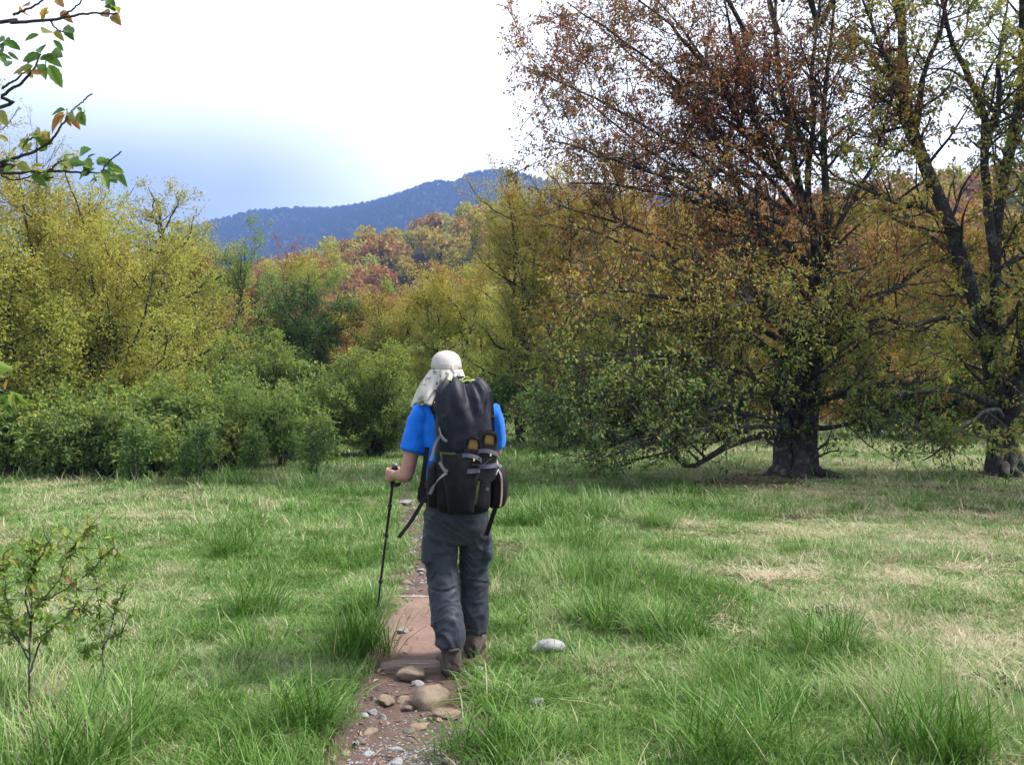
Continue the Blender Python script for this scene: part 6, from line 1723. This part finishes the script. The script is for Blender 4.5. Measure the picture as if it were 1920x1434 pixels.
# upper collar (slate nylon), swelling over the bag and gathered at the mouth
g = Geo(); pr = dens([(1.245, .0, .144, .147, .0), (1.27, .0, .150, .155, .0), (1.34, .0, .151, .158, .0), (1.42, -.002, .148, .158, .0), (1.49, -.004, .143, .152, .004), (1.56, -.006, .136, .140, .008), (1.61, -.010, .120, .118, .012), (1.645, -.014, .090, .088, .016), (1.640, -.016, .066, .058, .018), (1.622, -.016, .046, .042, .018)], 46); pr[:, 0] += Z0
def collar_fold(a, z):
    zz = z - Z0; t = float(sstep(1.44, 1.62, zz)); b_ = float(sstep(1.25, 1.36, zz) * (1 - t))
    f = t * (.13 * math.sin(a * 7 + .8 + .6 * math.sin(a * 3)) + .07 * math.sin(a * 12 + 2 + zz * 12) + .03 * math.sin(a * 23))
    f += .055 * float(sstep(1.36, 1.52, zz)) * (1 - t * .5) * (math.sin(a * 7 + .8 + .6 * math.sin(a * 3)) + .5 * math.sin(a * 11 + zz * 25))
    f += .045 * (1 - t) * mnoise.noise(Vector((math.cos(a) * 4, math.sin(a) * 4, zz * 9))) + .022 * (1 - 2 * abs(mnoise.noise(Vector((math.cos(a) * 7 + zz * 8, math.sin(a) * 7, zz * 22))))) ** 2 + .008 * b_ * math.sin(zz * 75 + 4 * math.sin(a * 2 + 1))
    return f
def collar_lift(a, z):
    t = float(sstep(1.50, 1.63, z - Z0)); return t * (.013 * math.sin(a * 7 + .8 + .6 * math.sin(a * 3)) + .010 * math.sin(a * 3 + 1) - .006)
ring_bag(g, pr, 2.6, collar_fold, 150, collar_lift)
collar = link("upper_collar", g.mesh("upper_collar", SLATE), parent=pack)
# lime drawcord channel ruffle and the black inner liner puffing out
g = Geo(); V = []; M, K = 110, 5
for k in range(K):
    t = k / (K - 1)
    for j in range(M):
        a = 2 * PI * j / M; w = 1 + .20 * math.sin(a * 11) + .10 * math.sin(a * 23 + 1)
        V.append((-.016 + math.cos(a) * (.060 + .018 * math.sin(PI * t)) * w, .016 + math.sin(a) * (.052 + .016 * math.sin(PI * t)) * w, 1.630 + .016 * t + .006 * math.sin(a * 11) + Z0))
i = np.arange(M * K).reshape(K, M); g.add(V, np.stack([i[:-1], np.roll(i, -1, 1)[:-1], np.roll(i, -1, 1)[1:], i[1:]], -1).reshape(-1, 4))
rf = link("drawcord_ruffle", g.mesh("drawcord_ruffle", LIME), parent=collar); smd = rf.modifiers.new("t", 'SOLIDIFY'); smd.thickness = .003
g = Geo(); ring_bag(g, [(1.625 + Z0, -.016, .040, .036, .016), (1.645 + Z0, -.016, .040, .036, .016), (1.660 + Z0, -.016, .032, .030, .016), (1.668 + Z0, -.016, .014, .012, .016)], 2, lambda a, z: .22 * math.sin(a * 7 + z * 60), 60); link("liner", g.mesh("liner", BLACK), parent=collar)
strap("drawcord", [(-.05, -.035, 1.645 + Z0), (-.045, -.06, 1.66 + Z0), (-.01, -.07, 1.645 + Z0), (.02, -.055, 1.662 + Z0), (.045, -.05, 1.64 + Z0), (.06, -.075, 1.60 + Z0)], .005, .004, LIME, collar)
# back of the bag: olive side panels, black stretch pocket
yb = -.152
def shell(name, fn, x0, x1, z0, z1, nx, nz, mt, par, thick=.004):
    V = []
    for z in np.linspace(z0, z1, nz):
        for x in np.linspace(x0, x1, nx): V.append(fn(x, z))
    Q = grid_quads(nz, nx); o_ = link(name, np_mesh(name, V, Q, mat=mt), parent=par); sd_ = o_.modifiers.new("t", 'SOLIDIFY'); sd_.thickness = thick
    return o_
def backface(x, off): return -(.150 * max(0.0, 1 - abs(x / .154) ** 3.0) ** (1 / 3.0)) - off
for s in (-1, 1):
    shell("olive_panel", lambda x, z, s=s: (x * (.62 + 1.37 * (z - .985)), backface(x * (.62 + 1.37 * (z - .985)), .006 + .005 * math.sin(z * 40 + x * 30)), z + Z0), -.118 if s < 0 else .066, -.058 if s < 0 else .122, .985, 1.262, 10, 18, OLIVE, pack)
def pocket(x, z):
    t = (z - .95) / .33; k_ = .66 + .34 * min(1, t); x = x * k_; u = (x + .005) / (.105 * k_)
    return (x, backface(x, .009 + .065 * max(0, 1 - u * u) ** .5 * (.45 + .55 * math.sin(PI * min(1, t * .95 + .05))) + .004 * mnoise.noise(Vector((x * 40, z * 30, 1)))), z + Z0 + (.012 * (1 - u * u) - .02) * (t > .97))
pk = shell("stretch_pocket", pocket, -.108, .098, .945, 1.262, 22, 26, BLACK, pack)
# lighter trim along the pocket mouth
strap("pocket_hem", [pocket(x, 1.258) for x in np.linspace(-.104, -.03, 6)], .010, .004, OLIVE, pk, (0, 0, 1))
def onp(px, py, Y=4.66):            # a point seen at this pixel, in pack space
    p = P3(px, py, Y); return p - np.array(HOME) - np.array((PKX, PKY, .93))
# crossed bungee cord over the pocket
strap("bungee_cord", [onp(866, 893, 4.63), onp(895, 880, 4.60), onp(922, 858, 4.62)], .003, .003, SANDAL, pack, (0, 1, 0)); strap("bungee_cord", [onp(870, 868, 4.62), onp(900, 872, 4.60), onp(925, 871, 4.63)], .003, .003, SANDAL, pack, (0, 1, 0))
strap("bungee_cord", [onp(850, 885, 4.64), onp(875, 875, 4.60), onp(915, 848, 4.60), onp(925, 842, 4.62)], .003, .003, BLACK, pack, (0, 1, 0))
# small pale star-like emblem low on the pocket
g = Geo(); c0 = onp(914, 916, 4.645); pts = []
for k in range(8):
    a = k * PI / 4 + .5; q = .013 if k % 2 == 0 else .005; pts.append(c0 + (math.cos(a) * q, 0, math.sin(a) * q))
pts2 = [p + np.array((0, -.003, 0)) for p in pts]; V = [c0 + (0, -.003, 0)] + pts2 + pts; T = [(0, 1 + k, 1 + (k + 1) % 8) for k in range(8)]; Q = [(1 + k, 9 + k, 9 + (k + 1) % 8, 1 + (k + 1) % 8) for k in range(8)]
link("emblem", np_mesh("emblem", V, Q, T, smooth=False, mat=STRAPG), parent=pk)
# shoulder straps, load lifters, hip belt
hp = np.array((PKX, PKY, .93))
for s in (-1, 1):
    ss = strap("shoulder_strap", [np.array(p) - hp for p in ((s * .09 + .01, -.135, 1.40), (s * .105, -.115, 1.49), (s * .115 - .012, -.03, 1.548), (s * .12 - .012, .07, 1.515), (s * .125, .135, 1.42), (s * .14, .145, 1.30), (s * .165, .10, 1.16), (s * .17, .0, 1.08), (s * .14, -.12, 1.04))], .058, .014, BLACK, pack, (1, 0, 0), 40)
    strap("load_lifter", [np.array(p) - hp for p in ((s * .115 - .01, .02, 1.56), (s * .12, -.08, 1.59), (s * .125 + .03, -.18, 1.585))], .016, .003, BLACK, pack, (1, 0, 0))
    strap("hip_belt", [np.array(p) - hp for p in ((s * .12, -.15, 1.0), (s * .195, -.09, 1.0), (s * .215, .02, .985), (s * .15, .14, .975), (s * .01, .165, .97))], .085, .012, BLACK, pack, (0, 0, 1), 30)
# compression straps in pale grey webbing on the left flank
strap("compression_strap", [onp(823, 802, 4.68), onp(826, 813, 4.655), onp(829, 820, 4.635), onp(838, 828, 4.625)], .015, .003, STRAPG, pack, (0, 0, 1))
strap("compression_strap", [onp(826, 816, 4.65), onp(817, 830, 4.66), onp(812, 848, 4.66), onp(807, 864, 4.66)], .015, .003, STRAPG, pack, (1, 0, .4))
strap("compression_strap", [onp(824, 866, 4.645), onp(833, 880, 4.62), onp(843, 885, 4.605)], .018, .003, STRAPG, pack, (0, 0, 1))
strap("compression_strap", [onp(842, 884, 4.61), onp(828, 893, 4.63), onp(815, 908, 4.65), onp(806, 926, 4.66)], .018, .003, STRAPG, pack, (.6, 0, .8))
strap("compression_strap", [onp(931, 835, 4.70), onp(930, 850, 4.68), onp(925, 862, 4.66), onp(930, 880, 4.68)], .012, .003, BLACK, pack, (1, 0, 0))
strap("compression_strap", [onp(930, 862, 4.68), onp(934, 870, 4.672), onp(940, 876, 4.675)], .012, .003, WHITE, pack, (1, 0, 0))
# webbing running down the flanks of the collar, with ladder buckles
for s, xs in ((-1, (831, 834, 836, 837)), (1, (920, 923, 925, 926))):
    ws = strap("side_webbing", [onp(x, y, Y) for x, y, Y in zip(xs, (735, 765, 800, 835), (4.72, 4.69, 4.68, 4.68))], .016, .003, BLACK, pack, (1, 0, 0))
    for yb_ in (782, 812):
        bk = Geo(); c = onp(xs[1] + 1.5, yb_, 4.672); loft(bk, [(c + (0, 0, -.009), (.011, 0, 0), (0, .004, 0), 4), (c, (.012, 0, 0), (0, .006, 0), 4), (c + (0, 0, .009), (.011, 0, 0), (0, .004, 0), 4)], 12); link("buckle", bk.mesh("buckle", RUBBER), parent=ws)
# stitched seams of the collar panels
strap("seam", [onp(x, y, 4.655) for x, y in ((838, 830), (860, 834), (880, 834), (905, 832), (925, 828))], .004, .004, BLACK, collar, (0, 0, 1))
# loop of webbing standing off the upper left corner
strap("haul_loop", [onp(826, 728, 4.86), onp(818, 742, 4.84), onp(811, 760, 4.83), onp(812, 776, 4.82), onp(822, 780, 4.80), onp(829, 768, 4.78), onp(830, 745, 4.77), onp(828, 730, 4.80)], .018, .003, BLACK, pack, (.2, 1, .0))
strap("strap_tab", [onp(822, 729, 4.80), onp(830, 727, 4.76)], .010, .004, STRAPG, pack, (0, 0, 1))
# left side wand pocket, bulging dark flank
g = Geo(); ring_bag(g, [(.955 + Z0, -.150, .02, .06, -.01), (.97 + Z0, -.155, .036, .085, -.01), (1.08 + Z0, -.158, .040, .09, -.01), (1.17 + Z0, -.156, .034, .085, -.01), (1.20 + Z0, -.150, .02, .07, -.01)], 2.6, lambda a, z: .03 * math.sin(a * 6 + z * 40), 40); link("side_pocket", g.mesh("side_pocket", BLACK), parent=pack)
# strap ends hanging down
strap("hanging_strap", [onp(801, 838, 4.90), onp(797, 870, 4.88), onp(792, 905, 4.87), onp(786, 936, 4.86)], .026, .003, BLACK, pack, (1, 0, 0))
strap("hanging_strap", [onp(806, 918, 4.88), onp(790, 945, 4.86), onp(770, 978, 4.84), onp(748, 1007, 4.82)], .022, .003, BLACK, pack, (.8, 0, .6))
strap("hanging_strap", [onp(938, 925, 4.80), onp(930, 948, 4.79), onp(921, 975, 4.80), onp(912, 1003, 4.82)], .024, .003, BLACK, pack, (1, 0, .3))
# right flank: zipped black pouch with a tan edge
pouch = empty("belt_pouch", tuple(np.array(HOME) + (PKX + .190, PKY + .03, .93 + .02)))
tag(pouch, "black zipped pouch with pale tan edge on right side of the backpack", "pouch")
g = Geo(); ring_bag(g, [(.0, -.012, .030, .060, 0), (.012, -.006, .042, .078, 0), (.06, .004, .050, .085, 0), (.15, .004, .050, .085, 0), (.205, -.002, .044, .080, 0), (.222, -.012, .030, .062, 0)], 3.2, lambda a, z: .012 * math.sin(z * 70 + a * 2), 48); link("pouch_body", g.mesh("pouch_body", BLACK), parent=pouch)
strap("tan_edge", [(.008, -.080, .205), (.020, -.0885, .17), (.022, -.090, .10), (.018, -.088, .04), (.012, -.080, .012)], .010, .005, PINKS, pouch, (1, 0, 0))
strap("zip_pull", [(.006, -.085, .215), (-.004, -.092, .20), (-.008, -.094, .185)], .006, .003, WHITE, pouch, (1, 0, 0))

# ---- sandals pushed into the pocket
def sandal(px, py, Y, tilt, roll, label):
    """heel up, sole outward: local z up along the foot from toe (0) to heel (.27), -y facing the camera"""
    p = P3(px, py, Y); o_ = empty("sandal", tuple(p)); o_.rotation_euler = (tilt, roll, 0)
    tag(o_, label, "sandal", "sandals tucked in the pack pocket")
    def half(t): return .040 + .010 * math.sin(PI * (1 - t) * .9) - .006 * math.exp(-((t - .55) / .18) ** 2) if 0 < t < 1 else .0
    g = Geo(); rings = []
    ts = np.concatenate([[.004, .02, .05], np.linspace(.1, .9, 12), [.95, .98, .996]])
    for t in ts:
        w = half(t) * min(1, math.sqrt(max(.0, 1 - (max(0, .14 - t) / .14) ** 2))) * min(1, math.sqrt(max(.0, 1 - (max(0, t - .87) / .13) ** 2)))
        rings.append((np.array((.004 * math.sin(t * 3), 0, t * .27)), np.array((max(w, .006), 0, 0)), np.array((0, .011, 0)), 4))
    loft(g, rings, 20); link("sole", g.mesh("sole", RUBBER), parent=o_)
    g = Geo(); loft(g, [(c + np.array((0, -.0115, 0)), u * .58, v * .25, 2.5) for c, u, v, e in rings[12:16]], 16); link("insole", g.mesh("insole", TAN), parent=o_)
    a = np.linspace(R(-10), R(190), 16); strap("heel_cup", [(math.cos(x) * .043, -.018 - .012 * math.sin(x), .222 + math.sin(x) * .054) for x in a], .036, .008, RUBBER, o_, (0, 1, 0), 40)
    strap("ankle_strap", [(-.052, -.012, .150), (-.044, -.040, .165), (.0, -.055, .168), (.044, -.040, .158), (.054, -.012, .145)], .022, .004, SANDAL, o_, (0, .2, 1), 24)
    strap("toe_strap", [(-.05, -.008, .075), (-.03, -.034, .085), (.01, -.040, .09), (.05, -.008, .10)], .024, .004, SANDAL, o_, (0, .2, 1), 24)
    strap("buckle", [(.012, -.060, .150), (.020, -.060, .150)], .014, .004, simple("brass_buckle", (.7, .55, .25), .35, .1, 30), o_, (0, 0, 1), 4)
    return o_
sandal(878, 915, 4.625, R(-6), R(6), "left black sandal with tan insole strapped on the pack")
sandal(911, 906, 4.635, R(-6), R(4), "right black sandal with tan insole strapped on the pack")

# ================================================================== HAZE
hz = bpy.data.materials.new("haze_air"); hz.use_nodes = True
hn = hz.node_tree; hn.nodes.clear()
ho = hn.nodes.new("ShaderNodeOutputMaterial"); hv = hn.nodes.new("ShaderNodeVolumePrincipled")
hv.inputs["Color"].default_value = (0.21, 0.37, 0.82, 1)
hv.inputs["Density"].default_value = 0.00038
hv.inputs["Anisotropy"].default_value = 0.0
hn.links.new(hv.outputs[0], ho.inputs["Volume"])
bm = bmesh.new()
bmesh.ops.create_cube(bm, size=1.0)
zlo, zhi = float(min(HZ.min(), GZ.min())) - 1.5, 478.0
for v in bm.verts:
    v.co = Vector((v.co.x * 5400, v.co.y * 5400, zlo if v.co.z < 0 else zhi))
haze = link("haze", bm_mesh("haze", bm, hz, False))
tag(haze, "thin bluish haze in the air toward the mountain", kind="stuff")
